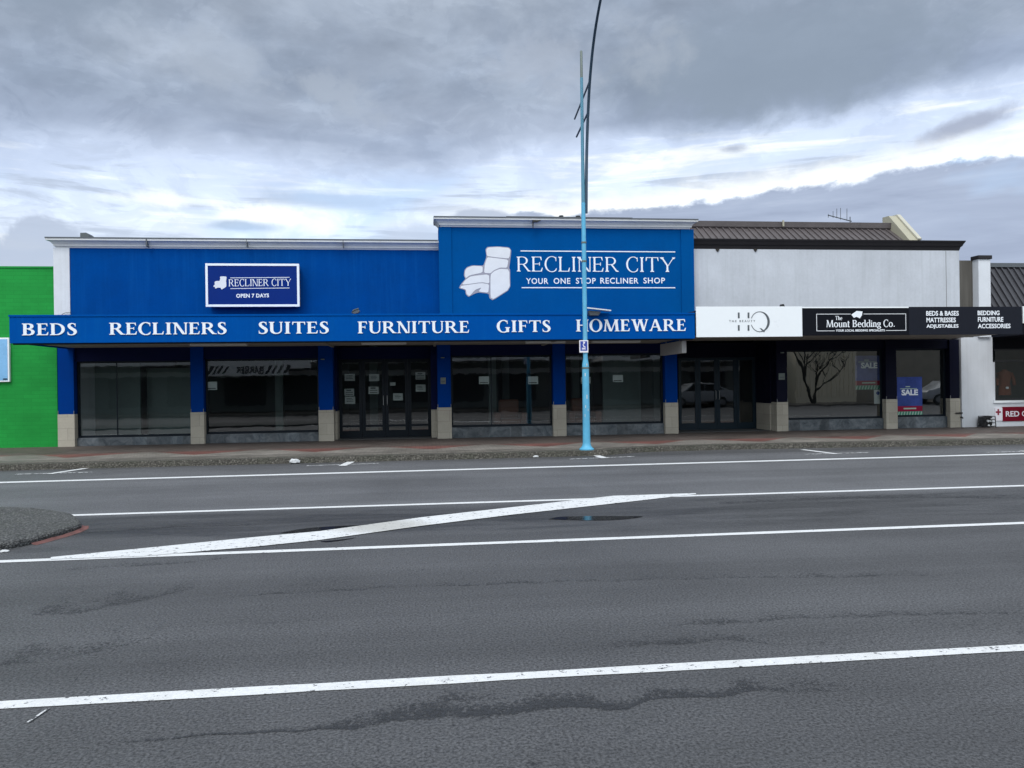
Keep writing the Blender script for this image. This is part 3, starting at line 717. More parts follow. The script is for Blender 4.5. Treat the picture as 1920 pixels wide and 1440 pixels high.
def band(name, pts, w, mat, z=0.004, wob=0.012):
    """a painted line: w may be one width or one per point"""
    ws = w if isinstance(w, list) else [w]*len(pts)
    dense = []; dw = []
    for (a, b), wa, wb in zip(zip(pts, pts[1:]), ws, ws[1:]):
        d = math.dist(a, b); n = max(2, int(d/0.25))
        for i in range(n): t = i/n; dense.append((a[0]+(b[0]-a[0])*t, a[1]+(b[1]-a[1])*t)); dw.append(wa+(wb-wa)*t)
    dense.append(pts[-1]); dw.append(ws[-1])
    q = ribbon(dense, [x+wob*(0.5-rnd.random()) for x in dw]); n = len(dense)
    vs = [(a[0], a[1], z) for a in q[1]]+[(a[0], a[1], z) for a in q[2]]
    mb = MB().add(vs, [(i, n+i, n+i+1, i+1) for i in range(n-1)])
    return struct(mb.build(name, mat))
def ext(a, b, k):                       # lengthen a line both ways
    d = ((b[0]-a[0]), (b[1]-a[1])); return (a[0]-d[0]*k, a[1]-d[1]*k), (b[0]+d[0]*k, b[1]+d[1]*k)
# edge line by the parking, the two median lines, the near lane line
a, b = ext(G(0, 905), G(1919, 851), 0.8); band('edge_line', [a, b], 0.20, 'thin road paint')
a = G(120, 967); b = G(1919, 911); band('median_line', [a, G(1310, 929.5), b, ext(a, b, 0.7)[1]], 0.13, 'thin road paint')
a = G(250, 1044); b = G(1919, 981); band('median_line', [ext(a, b, 0.5)[0], a, b, ext(a, b, 0.7)[1]], 0.115, 'thin road paint')
a, b = ext(G(0, 1323), G(1919, 1215), 0.8); band('lane_line', [a, b], 0.105, 'road paint', wob=0.02)
up = [(95, 1046), (270, 1029), (480, 1008), (600, 997), (790, 971), (960, 952), (1150, 930.5), (1305, 925.5)]
lo = [(95, 1050), (270, 1044), (480, 1026), (600, 1013.5), (790, 987), (960, 966), (1150, 945), (1305, 927.5)]
def dens(l, n=10):
    o = []
    for (a, b) in zip(l, l[1:]):
        for i in range(n): o.append((a[0]+(b[0]-a[0])*i/n, a[1]+(b[1]-a[1])*i/n))
    return o+[l[-1]]
U_ = [G(*p) for p in dens(up)]; L_ = [G(*p) for p in dens(lo)]; n = len(U_)
struct(MB().add([(p[0], p[1], 0.008) for p in U_]+[(p[0], p[1], 0.008) for p in L_], [(n+i, n+i+1, i+1, i) for i in range(n-1)]).build('diagonal_line', 'road paint'))
# parking marks against the kerb
for (t0, t1, f0, f1, w) in (((93, 889), (162, 878.5), (28, 889.5), (172, 885.5), 0.14), ((642, 874), (664, 863.5), (575, 873.5), (710, 869), 0.16),
                         ((1107, 851), (1134, 859.5), (1068, 861), (1190, 856), 0.16), ((1505, 843.5), (1568, 851.5), (1510, 852), (1630, 848.5), 0.14), ((1912, 846), (1960, 849), (1850, 848.5), (1990, 844.5), 0.14)):
    band('parking_mark', [G(*t0), G(*t1)], w, 'road paint', 0.008); band('parking_mark', [G(*f0), G(*f1)], 0.09, 'faded paint', 0.004)
# short scratch of paint by the near lane line
band('paint_scratch', [G(52, 1357), G(92, 1330)], 0.012, 'faded paint', 0.008, 0.006)
# puddles
def puddle(pts, z=0.0035):
    q = spline([G(*p) for p in pts]+[G(*pts[0])], 5)[:-1]
    return struct(MB().add([(p[0], p[1], z) for p in q], [tuple(range(len(q)))]).build('puddle', 'puddle water'))
puddle([(1028, 974), (1050, 969.5), (1110, 968), (1160, 968), (1204, 968.5), (1190, 972), (1150, 975.5), (1090, 976)])
puddle([(525, 999.5), (570, 991.5), (620, 987.5), (700, 984), (690, 985.4), (610, 995), (560, 999.4)])
puddle([(600, 1015.5), (640, 1012), (668, 1008.5), (640, 1014), (612, 1017)])
# broken seams
def seam(name, pts, widths, z, mat='pitted asphalt'):
    q = spline([(*G(*p), w) for p, w in zip(pts, widths)], 14)
    mb = MB(); uv = []; n = len(q)
    for i, (x, y, w) in enumerate(q):
        j = 0.05*mnoise.noise((x*5, y*5, 3)); mb.v += [(x, y+j, z), (x, y+j+w*(1+0.5*mnoise.noise((x*3, 7, 1))), z)]; uv += [(i/n, 0), (i/n, 1)]
    mb.f = [(2*i, 2*i+2, 2*i+3, 2*i+1) for i in range(n-1)]; mb.uv = uv
    return struct(mb.build(name, mat))
seam('asphalt_seam', [(130, 1398), (300, 1388), (440, 1376), (560, 1372), (640, 1368), (770, 1354), (900, 1347), (1030, 1336), (1160, 1329), (1230, 1318), (1400, 1303), (1620, 1297)],
     [0.03, 0.05, 0.05, 0.08, 0.16, 0.30, 0.36, 0.36, 0.22, 0.14, 0.22, 0.28], 0.0025, 'broken asphalt')
seam('asphalt_seam', [(300, 1132), (600, 1110), (900, 1098), (1200, 1090), (1500, 1085), (1919, 1078)], [0.1, 0.18, 0.2, 0.3, 0.3, 0.25], 0.0025)
seam('asphalt_seam', [(1080, 1222), (1200, 1216), (1350, 1208), (1500, 1212)], [0.25, 0.35, 0.35, 0.2], 0.0025)
seam('asphalt_seam', [(-60, 1262), (80, 1250), (190, 1228), (290, 1200)], [0.9, 0.95, 0.9, 0.5], 0.0025)
seam('asphalt_seam', [(10, 1165), (130, 1158), (240, 1138), (370, 1105)], [0.9, 1.2, 1.3, 0.7], 0.0025)
seam('asphalt_seam', [(108, 1316), (140, 1276), (178, 1240), (250, 1200)], [0.09, 0.10, 0.08, 0.05], 0.0027)
seam('asphalt_seam', [(80, 1073), (220, 1066), (330, 1058), (450, 1046)], [0.25, 0.4, 0.35, 0.2], 0.0025)
seam('asphalt_seam', [(-20, 1010), (150, 1002), (330, 990), (520, 985)], [0.3, 0.5, 0.4, 0.3], 0.0025)
seam('asphalt_seam', [(1320, 948), (1500, 941), (1700, 936), (1990, 938)], [0.5, 0.9, 1.0, 0.8], 0.0025)
seam('asphalt_seam', [(1240, 1180), (1420, 1168), (1600, 1160), (1960, 1150)], [0.2, 0.35, 0.3, 0.25], 0.0027)

# traffic island at the left
isl = thing('traffic_island', 'low pebbled traffic island with a rounded nose and red painted kerb edge', 'traffic island', (-6, 9.2, 0))
nose = [G(*p) for p in ((0, 1033), (40, 1026), (85, 1015), (128, 1003), (152, 994), (155, 987), (140, 975), (110, 967.5), (60, 962), (0, 959))]
outl = [(-14, nose[0][1]-0.05)]+nose+[(-14, nose[-1][1]+0.05)]
outl = [(-14, outl[0][1])]+spline(nose, 6)+[(-14, outl[-1][1])]
cxi, cyi = -7.0, sum(p[1] for p in nose)/len(nose)
def shrink(l, d):
    o = []
    for i, p in enumerate(l):
        a = l[i-1]; b = l[(i+1) % len(l)]; tx, ty = b[0]-a[0], b[1]-a[1]; q = math.hypot(tx, ty) or 1
        o.append((p[0]-ty/q*d, p[1]+tx/q*d))
    return o
ring = [(shrink(outl, 0.03), 0.0), (shrink(outl, 0.02), 0.045), (shrink(outl, 0.03), 0.066), (shrink(outl, 0.06), 0.078), (shrink(outl, 0.3), 0.082)]
mb = MB(); n = len(outl)
for l, z in ring: mb.v += [(p[0], p[1], z+(0.012*mnoise.noise((p[0]*4, p[1]*4, z)) if z else 0)) for p in l]
for k in range(len(ring)-1):
    for i in range(n): mb.f.append((k*n+i, k*n+(i+1) % n, (k+1)*n+(i+1) % n, (k+1)*n+i))
mb.f.append(tuple(range((len(ring)-1)*n, len(ring)*n)))
mb.build('island_top', 'island aggregate', isl)
rp = [G(*p) for p in spline([(60, 1022), (85, 1015.5), (128, 1003.3), (153, 993.5), (156, 987)], 8)]
rl = [(x-0.004, y-0.012) for x, y in rp]; m_ = len(rp)
mb = MB()
for k, (d, z) in enumerate(((-0.045, 0.003), (0.0, 0.006), (0.026, 0.022))):
    for i, p in enumerate(rp):
        a = rp[max(0, i-1)]; b = rp[min(m_-1, i+1)]; tx, ty = b[0]-a[0], b[1]-a[1]; q = math.hypot(tx, ty)
        mb.v.append((p[0]-ty/q*(d-0.012)*1.0, p[1]+tx/q*(d-0.012), z*(0.9+0.3*mnoise.noise((p[0]*6, p[1]*6, 0)))))
for k in range(2):
    for i in range(m_-1): mb.f.append((k*m_+i, k*m_+i+1, (k+1)*m_+i+1, (k+1)*m_+i))
mb.build('kerb_edge', 'kerb red', isl)['label'] = 'red painted kerb edge at the nose'

# ------------------------------------------------------------------ planes of the frontage
YF, YG, YP, YC = 21.2, 21.42, 20.95, 18.4
BASE = 0.125
def X(px, Y=YF, py=700): return P(px, py, Y)[0]
def Zp(px, py, Y=YF): return P(px, py, Y)[1]

def cornice(name, x0, x1, yf, yb, z0, prof, mat, parent, left=True, right=True):
    """moulding: prof is (height above z0, overhang); mitred returns at free ends"""
    mb = MB(); n = len(prof)
    for h, o in prof:
        xa = x0-(o if left else 0); xb = x1+(o if right else 0)
        mb.v += [(xa, yf-o, z0+h), (xb, yf-o, z0+h), (xb, yb, z0+h), (xa, yb, z0+h)]
    for i in range(n-1):
        for k in range(4): mb.f.append((4*i+k, 4*i+(k+1) % 4, 4*i+4+(k+1) % 4, 4*i+4+k))
    mb.f += [(3, 2, 1, 0), (4*n-4, 4*n-3, 4*n-2, 4*n-1)]
    return mb.build(name, mat, parent)
PROF = [(0, 0.01), (0.035, 0.03), (0.04, 0.055), (0.08, 0.06), (0.13, 0.10), (0.165, 0.15), (0.17, 0.19), (0.215, 0.195)]

def pillar(parent, xa, xb, ztile, mat, y0=YF, depth=0.34, base_wide=0.012):
    p = box(xa, xb, y0, y0+depth, ztile+0.002, 2.74).build('pillar', mat, parent, 0.006)
    box(xa-base_wide, xb+base_wide, y0-base_wide, y0+depth+base_wide, BASE, ztile).build('tile_base', 'travertine tile', p, 0.006)
    for x in (xa-base_wide+0.01, xb+base_wide-0.022): box(x, x+0.012, y0-base_wide-0.001, y0-0.001, ztile+0.001, ztile+0.09).build('tile_trim', 'grey metal', p)
    return p
def shop_window(parent, xa, xb, zr, zh, frame='dark frame', glass='shop glass', mull=(), y=YG, riser='slate tile', label=None):
    f = 0.045; mb = MB()
    mb.box(xa, xb, y-0.04, y+0.04, zr, zr+f*1.3); mb.box(xa, xb, y-0.04, y+0.04, zh-f, zh)
    mb.box(xa, xa+f, y-0.039, y+0.039, zr+f*1.3, zh-f); mb.box(xb-f, xb, y-0.039, y+0.039, zr+f*1.3, zh-f)
    w = mb.build('shop_window', frame, parent)
    g = MB().add([(xa+f, y, zr+f*1.3), (xb-f, y, zr+f*1.3), (xb-f, y, zh-f), (xa+f, y, zh-f)], [(0, 1, 2, 3)]).build('pane', glass, w)
    for m2 in mull: box(m2-0.012, m2+0.012, y-0.012, y+0.012, zr+f*1.3, zh-f).build('mullion', frame, w)
    box(xa, xb, y-0.10, y+0.06, BASE, zr-0.003).build('stall_riser', riser, w, 0.005)
    if label: w['label'] = label
    return w
def door_leaf(parent, xa, xb, zt, y, frame, glass='door glass', handle=None, mid=True, zb=0.14):
    f = 0.085; mb = MB()
    mb.box(xa, xa+f, y-0.022, y+0.022, zb, zt); mb.box(xb-f, xb, y-0.022, y+0.022, zb, zt)
    mb.box(xa+f, xb-f, y-0.021, y+0.021, zb, zb+0.20); mb.box(xa+f, xb-f, y-0.021, y+0.021, zt-f, zt)
    if mid: mb.box(xa+f, xb-f, y-0.020, y+0.020, zb+0.30, zb+0.36)
    d = mb.build('door', frame, parent)
    MB().add([(xa+f, y, zb+0.2), (xb-f, y, zb+0.2), (xb-f, y, zt-f), (xa+f, y, zt-f)], [(0, 1, 2, 3)]).build('pane', glass, d)
    if handle:
        hx = xa+0.05 if handle < 0 else xb-0.05
        MB().tube([(hx, y-0.022, 1.05), (hx, y-0.06, 1.07), (hx, y-0.06, 1.30), (hx, y-0.022, 1.32)], 0.011, 8).build('handle', 'grey metal', d)
    return d

# ------------------------------------------------------------------ the blue furniture shop
XL, XR = X(104), 6.93
xw1 = X(134)                                  # white corner pilaster ends here
xp0, xp1 = P(823, 500, YP)[0], P(1301, 500, YP)[0]
shop = thing('furniture_shop', 'long blue furniture shop with a raised sign panel and dark windows under its canopy', 'shop building', (-1.2, 24, BASE))
zc_l = Zp(460, 467); zc_r = P(1060, 428, YP)[1]
box(xw1, xp0+0.3, YF, YF+0.3, 2.95, zc_l).build('parapet_wall', 'blue wall paint', shop)
box(XL, xw1-0.002, YF-0.03, YF+0.32, 2.95, zc_l).build('pilaster', 'pilaster white', shop)
cornice('cornice', XL+0.07, xp0+0.02, YF, YF+0.34, zc_l+0.001, PROF, 'cornice white', shop, True, False)
box(XL-0.13, xp0-0.02, YF-0.205, YF+0.36, zc_l+0.218, zc_l+0.25).build('flashing', 'flashing grey', shop)
box(XL-0.01, XL+0.28, YF+0.36, 30.3, 0, zc_l-0.1).build('side_wall', 'pilaster white', shop)
pan = box(xp0, xp1, YP, YP+0.6, 2.95, zc_r).build('sign_panel', 'blue panel paint', shop)
xi0, xi1 = P(847, 500, YP)[0], P(1277, 500, YP)[0]
box(xp0+0.002, xi0, YP-0.03, YP+0.01, 2.96, zc_r-0.002).build('panel_border', 'blue panel paint', pan, 0.004)
box(xi1, xp1-0.002, YP-0.03, YP+0.01, 2.96, zc_r-0.002).build('panel_border', 'blue panel paint', pan, 0.004)
PROF2 = [(a*1.02, b) for a, b in PROF]
cornice('cornice', xp0+0.07, xp1-0.13, YP-0.03, YP+0.65, zc_r+0.001, PROF2, 'cornice white', shop)
box(xp0-0.13, xp1+0.07, YP-0.24, YP+0.68, zc_r+0.223, zc_r+0.25).build('flashing', 'flashing grey', shop)
# torn piece of moulding
gx, gz = P(1005, 415, YP-0.2)
MB().prism([(gx-0.10, gz-0.03), (gx-0.09, gz+0.05), (gx+0.16, gz+0.045), (gx+0.11, gz+0.01), (gx+0.02, gz-0.02), (gx-0.07, gz-0.02), (gx-0.075, gz-0.20), (gx-0.088, gz-0.20)], YP-0.22, YP-0.15).build('damaged_moulding', 'black plastic', shop)['label'] = 'dark torn gap in the white cornice'
# joint in the left cornice
jx, jz = P(277, 458, YF-0.1)
box(jx-0.015, jx+0.015, YF-0.200, YF-0.02, zc_l+0.02, zc_l+0.23).build('cornice_joint', 'flashing grey', shop)
jx = P(644, 462, YF-0.1)[0]; box(jx-0.008, jx+0.008, YF-0.197, YF-0.02, zc_l+0.03, zc_l+0.22).build('cornice_joint', 'flashing grey', shop)
jx = P(464, 462, YF-0.1)[0]; box(jx-0.006, jx+0.006, YF-0.197, YF-0.02, zc_l+0.03, zc_l+0.22).build('cornice_joint', 'flashing grey', shop)
# roof behind the parapets; the ridge just shows over the raised panel
rx0, rx1 = P(946, 406, 24)[0], P(1178, 406, 24)[0]; rz = P(1060, 406.5, 23.5)[1]
mb = MB().box(XL+0.3, xp1, YF+0.4, 31, 4.7, 4.8); mb.slab([(rx0, 23.5), (rx1, 23.5), (rx1, 25), (rx0, 25)], rz-0.5, rz)
roof = mb.build('roof', 'dark roof steel', shop)
for px in (1048, 1079):
    vx = P(px, 404, 24)[0]; MB().lathe(vx, 23.6, [(0.05, rz-0.01), (0.05, rz+0.03), (0.08, rz+0.035), (0.06, rz+0.06), (0.01, rz+0.07)], 12).build('vent_cap', 'flashing grey', roof, smooth=True)
vx, vz = P(165, 447, 23.5)
MB().prism([(vx-0.15, 4.8), (vx-0.13, vz+0.12), (vx+0.03, vz+0.13), (vx+0.10, vz+0.07), (vx+0.2, 4.8)], 23.3, 23.7).build('roof_vent', 'flashing grey', roof)
# canopy
zf0, zf1 = 2.665, 3.255
xa, xb = -9.18, 6.71
can = MB().box(xa, xb, YC, YC+0.10, zf0, zf1).box(xa, xa+0.08, YC+0.10, YF-0.001, zf0+0.005, zf1-0.01).box(xb-0.08, xb, YC+0.10, YP-0.04, zf0+0.005, zf1-0.01).build('canopy', 'blue fascia paint', shop, 0.006)
box(xa+0.08, xb-0.08, YC+0.10, YF+0.06, 2.70, 2.735).build('soffit', 'soffit', can)
mb = MB().add([(xa+0.08, YC+0.1, zf1-0.06), (xb-0.08, YC+0.1, zf1-0.06), (xb-0.08, YP-0.03, 3.33), (xa+0.08, YP-0.03, 3.33)], [(0, 1, 2, 3)])
mb.add([(xa+0.08, YC+0.1, zf1-0.09), (xb-0.08, YC+0.1, zf1-0.09), (xb-0.08, YP-0.03, 3.30), (xa+0.08, YP-0.03, 3.30)], [(3, 2, 1, 0)])
mb.build('canopy_deck', 'blue fascia paint', can)
box(xa-0.01, xb+0.002, YC-0.018, YC+0.12, zf1+0.002, zf1+0.045).build('canopy_flashing', 'blue fascia paint', can, 0.005)
box(xa+0.02, xb-0.02, YC+0.105, YC+0.16, zf0-0.03, zf0+0.03).build('drip_edge', 'dark cornice', can)
for pa, pb, yl in ((357, 464, 19.6), (678, 762, 19.6), (985, 1060, 19.6), (1110, 1200, 19.6)):
    x0, x1 = P(pa, 645, yl)[0], P(pb, 645, yl)[0]
    box(x0, x1, yl-0.08, yl+0.08, 2.635, 2.698).build('soffit_light', 'soffit lamp', can, 0.015)
for px in (622, 815, 1020):
    x0 = P(px, 650, 20.9)[0]; box(x0-0.03, x0+0.03, YC+0.2, YF-0.02, 2.655, 2.699).build('soffit_batten', 'soffit', can)
words = (('BEDS', 42, 144.5, 606.5, 628.5), ('RECLINERS', 205.5, 425, 605, 627), ('SUITES', 484.5, 616.5, 603.5, 625.5), ('FURNITURE', 671, 880, 602.5, 624.5), ('GIFTS', 931.5, 1032, 601, 622.5), ('HOMEWARE', 1080, 1286, 599, 621))
for t, p0, p1, q0, q1 in words:
    pm = (p0+p1)/2; x0, x1 = P(p0, q1, YC)[0], P(p1, q1, YC)[0]
    serif_word(t, x0, x1, P(pm, q1, YC)[1], P(pm, q0, YC)[1], YC-0.001, 0.018, BOLD, 0.075).build('lettering', 'letter white', can)
# raised panel artwork
ex, ez = P(780+445/3.4286, 380+455/3.4286, YP); sc = (P(780+615/3.4286, 500, YP)[0]-P(780+275/3.4286, 500, YP)[0])/340
e, mb = emblem(pan, ex, ez, sc, YP-0.001); mb.build('chair_emblem', 'logo white', pan)
def px_word(fn, text, p0, p1, q0, q1, Y, *a, **k):
    pm = (p0+p1)/2; return fn(text, P(p0, q1, Y)[0], P(p1, q1, Y)[0], P(pm, q1, Y)[1], P(pm, q0, Y)[1], Y-0.001, *a, **k)
px_word(serif_word, 'RECLINER CITY', 969, 1266, 482, 509.5, YP, 0.010, LIGHT, 0.085).build('lettering', 'letter white', pan)
for t, p0, p1 in (('YOUR', 986.5, 1028), ('ONE', 1038, 1069.3), ('STOP', 1079.8, 1117), ('RECLINER', 1125.6, 1197), ('SHOP', 1206.4, 1246.7)):
    px_word(sans_word, t, p0, p1, 521+(1116-p0)*0.004, 532+(1116-p0)*0.004, YP, 0.008, 0.012, 1.12).build('tagline', 'letter white', pan)
for q in ((976, 471.5, 1266), (978, 539.5, 1266)):
    zz = P((q[0]+q[2])/2, q[1], YP)[1]; box(P(q[0], q[1], YP)[0], P(q[2], q[1], YP)[0], YP-0.009, YP+0.01, zz-0.013, zz+0.013).build('rule_line', 'letter white', pan)

# pillars, beam, windows, doors
PIL = [(108, 138), (357, 381), (597, 624), (820, 845), (1037, 1060), (1247, 1270)]
PX = [(X(a), X(b)) for a, b in PIL]
PILL = []
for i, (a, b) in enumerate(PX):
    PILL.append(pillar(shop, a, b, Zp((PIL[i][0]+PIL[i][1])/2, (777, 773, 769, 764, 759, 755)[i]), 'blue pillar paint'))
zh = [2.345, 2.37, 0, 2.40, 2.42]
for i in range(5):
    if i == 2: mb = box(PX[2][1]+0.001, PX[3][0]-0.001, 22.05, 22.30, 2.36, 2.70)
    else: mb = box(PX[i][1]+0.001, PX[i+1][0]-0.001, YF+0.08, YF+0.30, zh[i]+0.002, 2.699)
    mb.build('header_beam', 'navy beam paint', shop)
zr = [0.34, 0.37, 0, 0.42, 0.42]
wins = []
for i, mu in ((0, (X(213),)), (1, ()), (3, (X(922),)), (4, ())):
    x0, x1 = PX[i][1]+0.012, PX[i+1][0]-0.012
    wins.append(shop_window(shop, x0, x1, zr[i], zh[i], mull=mu))
# entrance: returns, four leaves
ya = 22.1
d0, d1 = P(636, 750, ya)[0], P(808, 750, ya)[0]
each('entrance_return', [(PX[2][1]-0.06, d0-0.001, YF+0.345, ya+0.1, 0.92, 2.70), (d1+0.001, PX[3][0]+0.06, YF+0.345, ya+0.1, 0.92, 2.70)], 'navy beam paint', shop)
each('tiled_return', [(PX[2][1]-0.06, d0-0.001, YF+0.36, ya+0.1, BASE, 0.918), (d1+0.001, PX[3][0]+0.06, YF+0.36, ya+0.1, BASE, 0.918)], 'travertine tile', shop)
dw = (d1-d0)/4
for i in range(4): door_leaf(shop, d0+i*dw+0.004, d0+(i+1)*dw-0.004, 2.355, ya, 'dark frame', handle=(1 if i == 1 else -1 if i == 2 else None))
# interior
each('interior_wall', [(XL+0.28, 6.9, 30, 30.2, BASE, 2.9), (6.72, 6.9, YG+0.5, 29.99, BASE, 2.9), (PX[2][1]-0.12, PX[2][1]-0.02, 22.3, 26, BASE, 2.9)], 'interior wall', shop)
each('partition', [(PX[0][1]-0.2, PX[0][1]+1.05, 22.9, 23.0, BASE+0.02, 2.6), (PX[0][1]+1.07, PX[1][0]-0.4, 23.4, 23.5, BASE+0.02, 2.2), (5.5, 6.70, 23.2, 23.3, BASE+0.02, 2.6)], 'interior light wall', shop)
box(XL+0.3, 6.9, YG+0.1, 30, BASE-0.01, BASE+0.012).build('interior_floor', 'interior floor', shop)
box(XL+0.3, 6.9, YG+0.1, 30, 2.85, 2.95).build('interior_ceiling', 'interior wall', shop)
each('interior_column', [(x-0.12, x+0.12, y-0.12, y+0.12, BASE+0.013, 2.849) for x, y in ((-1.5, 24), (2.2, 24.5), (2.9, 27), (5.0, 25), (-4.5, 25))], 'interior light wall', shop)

# small cable loop at the white pilaster
pts = [P(114, 592, YF-0.06), P(118, 588.5, YF-0.06), P(125, 586, YF-0.06), P(133, 586.5, YF-0.06)]
tag(MB().tube([(p[0], YF-0.06, p[1]) for p in spline(pts, 6)], 0.006, 6).build('cable', 'black plastic'), 'thin grey cable looping out at the foot of the white corner pilaster', 'cable')

# ------------------------------------------------------------------ projecting box sign on the blue wall
yb = 20.86
bx0, bz1 = P(385, 494, yb); bx1, bz0 = P(562, 574.5, yb); bz0b = P(387, 576, yb)[1]; bz0 = (bz0+bz0b)/2
sg = thing('wall_sign', 'blue box sign in a white frame saying open 7 days, on the blue wall', 'sign', ((bx0+bx1)/2, yb, bz0))
box(bx0+0.02, bx1-0.02, yb+0.02, YF-0.06, bz0+0.02, bz1-0.02).build('sign_case', 'dark frame', sg, 0.01)
box(bx0+0.055, bx1-0.055, yb-0.002, yb+0.018, bz0+0.055, bz1-0.055).build('sign_face', 'sign blue', sg)
mb = MB().box(bx0, bx1, yb-0.02, yb+0.06, bz0, bz0+0.06).box(bx0, bx1, yb-0.02, yb+0.06, bz1-0.06, bz1).box(bx0, bx0+0.06, yb-0.019, yb+0.06, bz0+0.06, bz1-0.06).box(bx1-0.06, bx1, yb-0.019, yb+0.06, bz0+0.06, bz1-0.06)
mb.build('sign_frame', 'letter white', sg, 0.006)
each('bracket', [(bx0+0.3, bx0+0.36, YF-0.07, YF-0.001, bz0+0.1, bz1-0.1), (bx1-0.36, bx1-0.3, YF-0.07, YF-0.001, bz0+0.1, bz1-0.1)], 'grey metal', sg)
tl = 0.012
px_word(serif_word, 'RECLINER CITY', 429, 546, 524, 537, yb-0.002, 0.006, Serif(0.12, 0.06, 0.055), 0.09, tilt=tl).build('lettering', 'letter white', sg)
px_word(sans_word, 'OPEN 7 DAYS', 443, 504.5, 551, 558.5, yb-0.002, 0.006, 0.03, 1.05, tilt=tl).build('lettering', 'letter white', sg)
for q in ((432, 520.5, 543), (432, 540.5, 543)):
    zz = P((q[0]+q[2])/2, q[1], yb)[1]; xA, xB = P(q[0], q[1], yb)[0], P(q[2], q[1], yb)[0]
    MB().prism([(xA, zz-0.008-tl*(xB-xA)/2), (xB, zz-0.008+tl*(xB-xA)/2), (xB, zz+0.006+tl*(xB-xA)/2), (xA, zz+0.006-tl*(xB-xA)/2)], yb-0.008, yb).build('rule_line', 'letter white', sg)
ex, ez = P(412.5, 530.5, yb); sc = (P(425, 530, yb)[0]-P(400, 530, yb)[0])/340
e, mb = emblem(sg, ex, ez, sc, yb-0.003, False); e['label'] = 'white reclining chair emblem'

# ------------------------------------------------------------------ white shop building on the right
wsh = thing('white_shop_building', 'white rendered shop building with dark cornice, ribbed roof and two shopfronts under its canopy', 'shop building', (11.4, 24, BASE))
wx0, wx1 = 6.95, X(1799, YF, 520)
wz = Zp(1500, 468)
box(wx0, wx1, YF, YF+0.3, 2.95, wz).build('upper_wall', 'white render', wsh)
jx = X(1774, YF, 520); box(jx-0.006, jx+0.006, YF-0.003, YF+0.01, 3.4, wz-0.01).build('wall_joint', 'brown wall', wsh)
cornice('cornice', wx0+0.35, wx1+0.0, YF, YF+0.5, wz+0.001, [(0, 0.0), (0.10, 0.03), (0.12, 0.06), (0.19, 0.09), (0.24, 0.12), (0.275, 0.13)], 'dark cornice', wsh, False, True)
box(wx0, wx0+0.349, YF-0.10, YF+0.5, wz+0.001, wz+0.275).build('cornice_end', 'dark cornice', wsh)
for px in (1345, 1416):
    kx, kz = P(px, 470, YF); MB().prism([(kx-0.06, kz+0.05), (kx+0.06, kz+0.05), (kx+0.02, kz-0.03), (kx-0.01, kz-0.03)], YF-0.03, YF+0.01).build('bird_nest', 'bark', wsh)
# mansard roof with standing ribs
yr0, yr1 = YF+0.55, YF+1.5
zr0 = P(1500, 455, yr0)[1]; zr1 = P(1500, 428, yr1)[1]; zr2 = P(1500, 417.5, yr1+0.05)[1]
rx0, rx1 = X(1300, yr0), P(1703, 452, yr0)[0]
rf = MB().sidewall([(yr0, zr0-0.5), (yr0, zr0), (yr1, zr1), (yr1, zr0-0.5)], rx0, rx1).build('roof', 'roof steel', wsh)
mb = MB(); x = rx0+0.05; dy, dz = yr1-yr0, zr1-zr0; Ln = math.hypot(dy, dz); ny, nz = -dz/Ln, dy/Ln
while x < rx1:
    mb.sidewall([(yr0+0.001, zr0), (yr0+ny*0.035, zr0+nz*0.035), (yr1+ny*0.035, zr1+nz*0.035), (yr1, zr1)], x, x+0.045); x += 0.205
mb.build('roof_rib', 'roof steel', rf)
rd = MB().sidewall([(yr1-0.10, zr1+0.012), (yr1-0.12, zr2-0.01), (yr1+0.25, zr2+0.02), (yr1+0.25, zr1-0.2), (yr1+0.02, zr1-0.1)], rx0, rx1+0.0).build('ridge_cap', 'roof steel', rf)
px_, pz_ = P(1464, 420, yr1); box(px_-0.02, px_+0.02, yr1-0.19, yr1-0.125, zr1+0.02, zr2+0.02).build('pipe_stub', 'cream wall', rf)
# sloping end parapet
gx0, gx1 = rx1+0.002, P(1724, 452, yr0)[0]
zt = P(1695, 402, yr1+0.3)[1]
MB().sidewall([(yr0-0.05, 4.9), (yr0-0.05, zr0+0.10), (yr1+0.02, zt-0.12), (yr1+0.35, zt-0.10), (yr1+0.35, 4.9)], gx0, gx1).build('gable_wall', 'cream wall', wsh)
MB().sidewall([(yr0-0.06, zr0+0.102), (yr1+0.01, zt-0.118), (yr1+0.35, zt-0.098), (yr1+0.35, zt-0.06), (yr1+0.0, zt-0.075), (yr0-0.09, zr0+0.14)], gx1-0.10, gx1+0.02).build('gable_capping', 'cream capping', wsh)
MB().box(wx0+0.3, wx1-0.3, YF+0.31, 31, 4.85, 4.95).build('roof_deck', 'dark roof steel', wsh)
box(wx1-0.25, wx1-0.01, YF+0.31, 31, 0.1, wz-0.05).build('side_wall', 'brown wall', wsh)
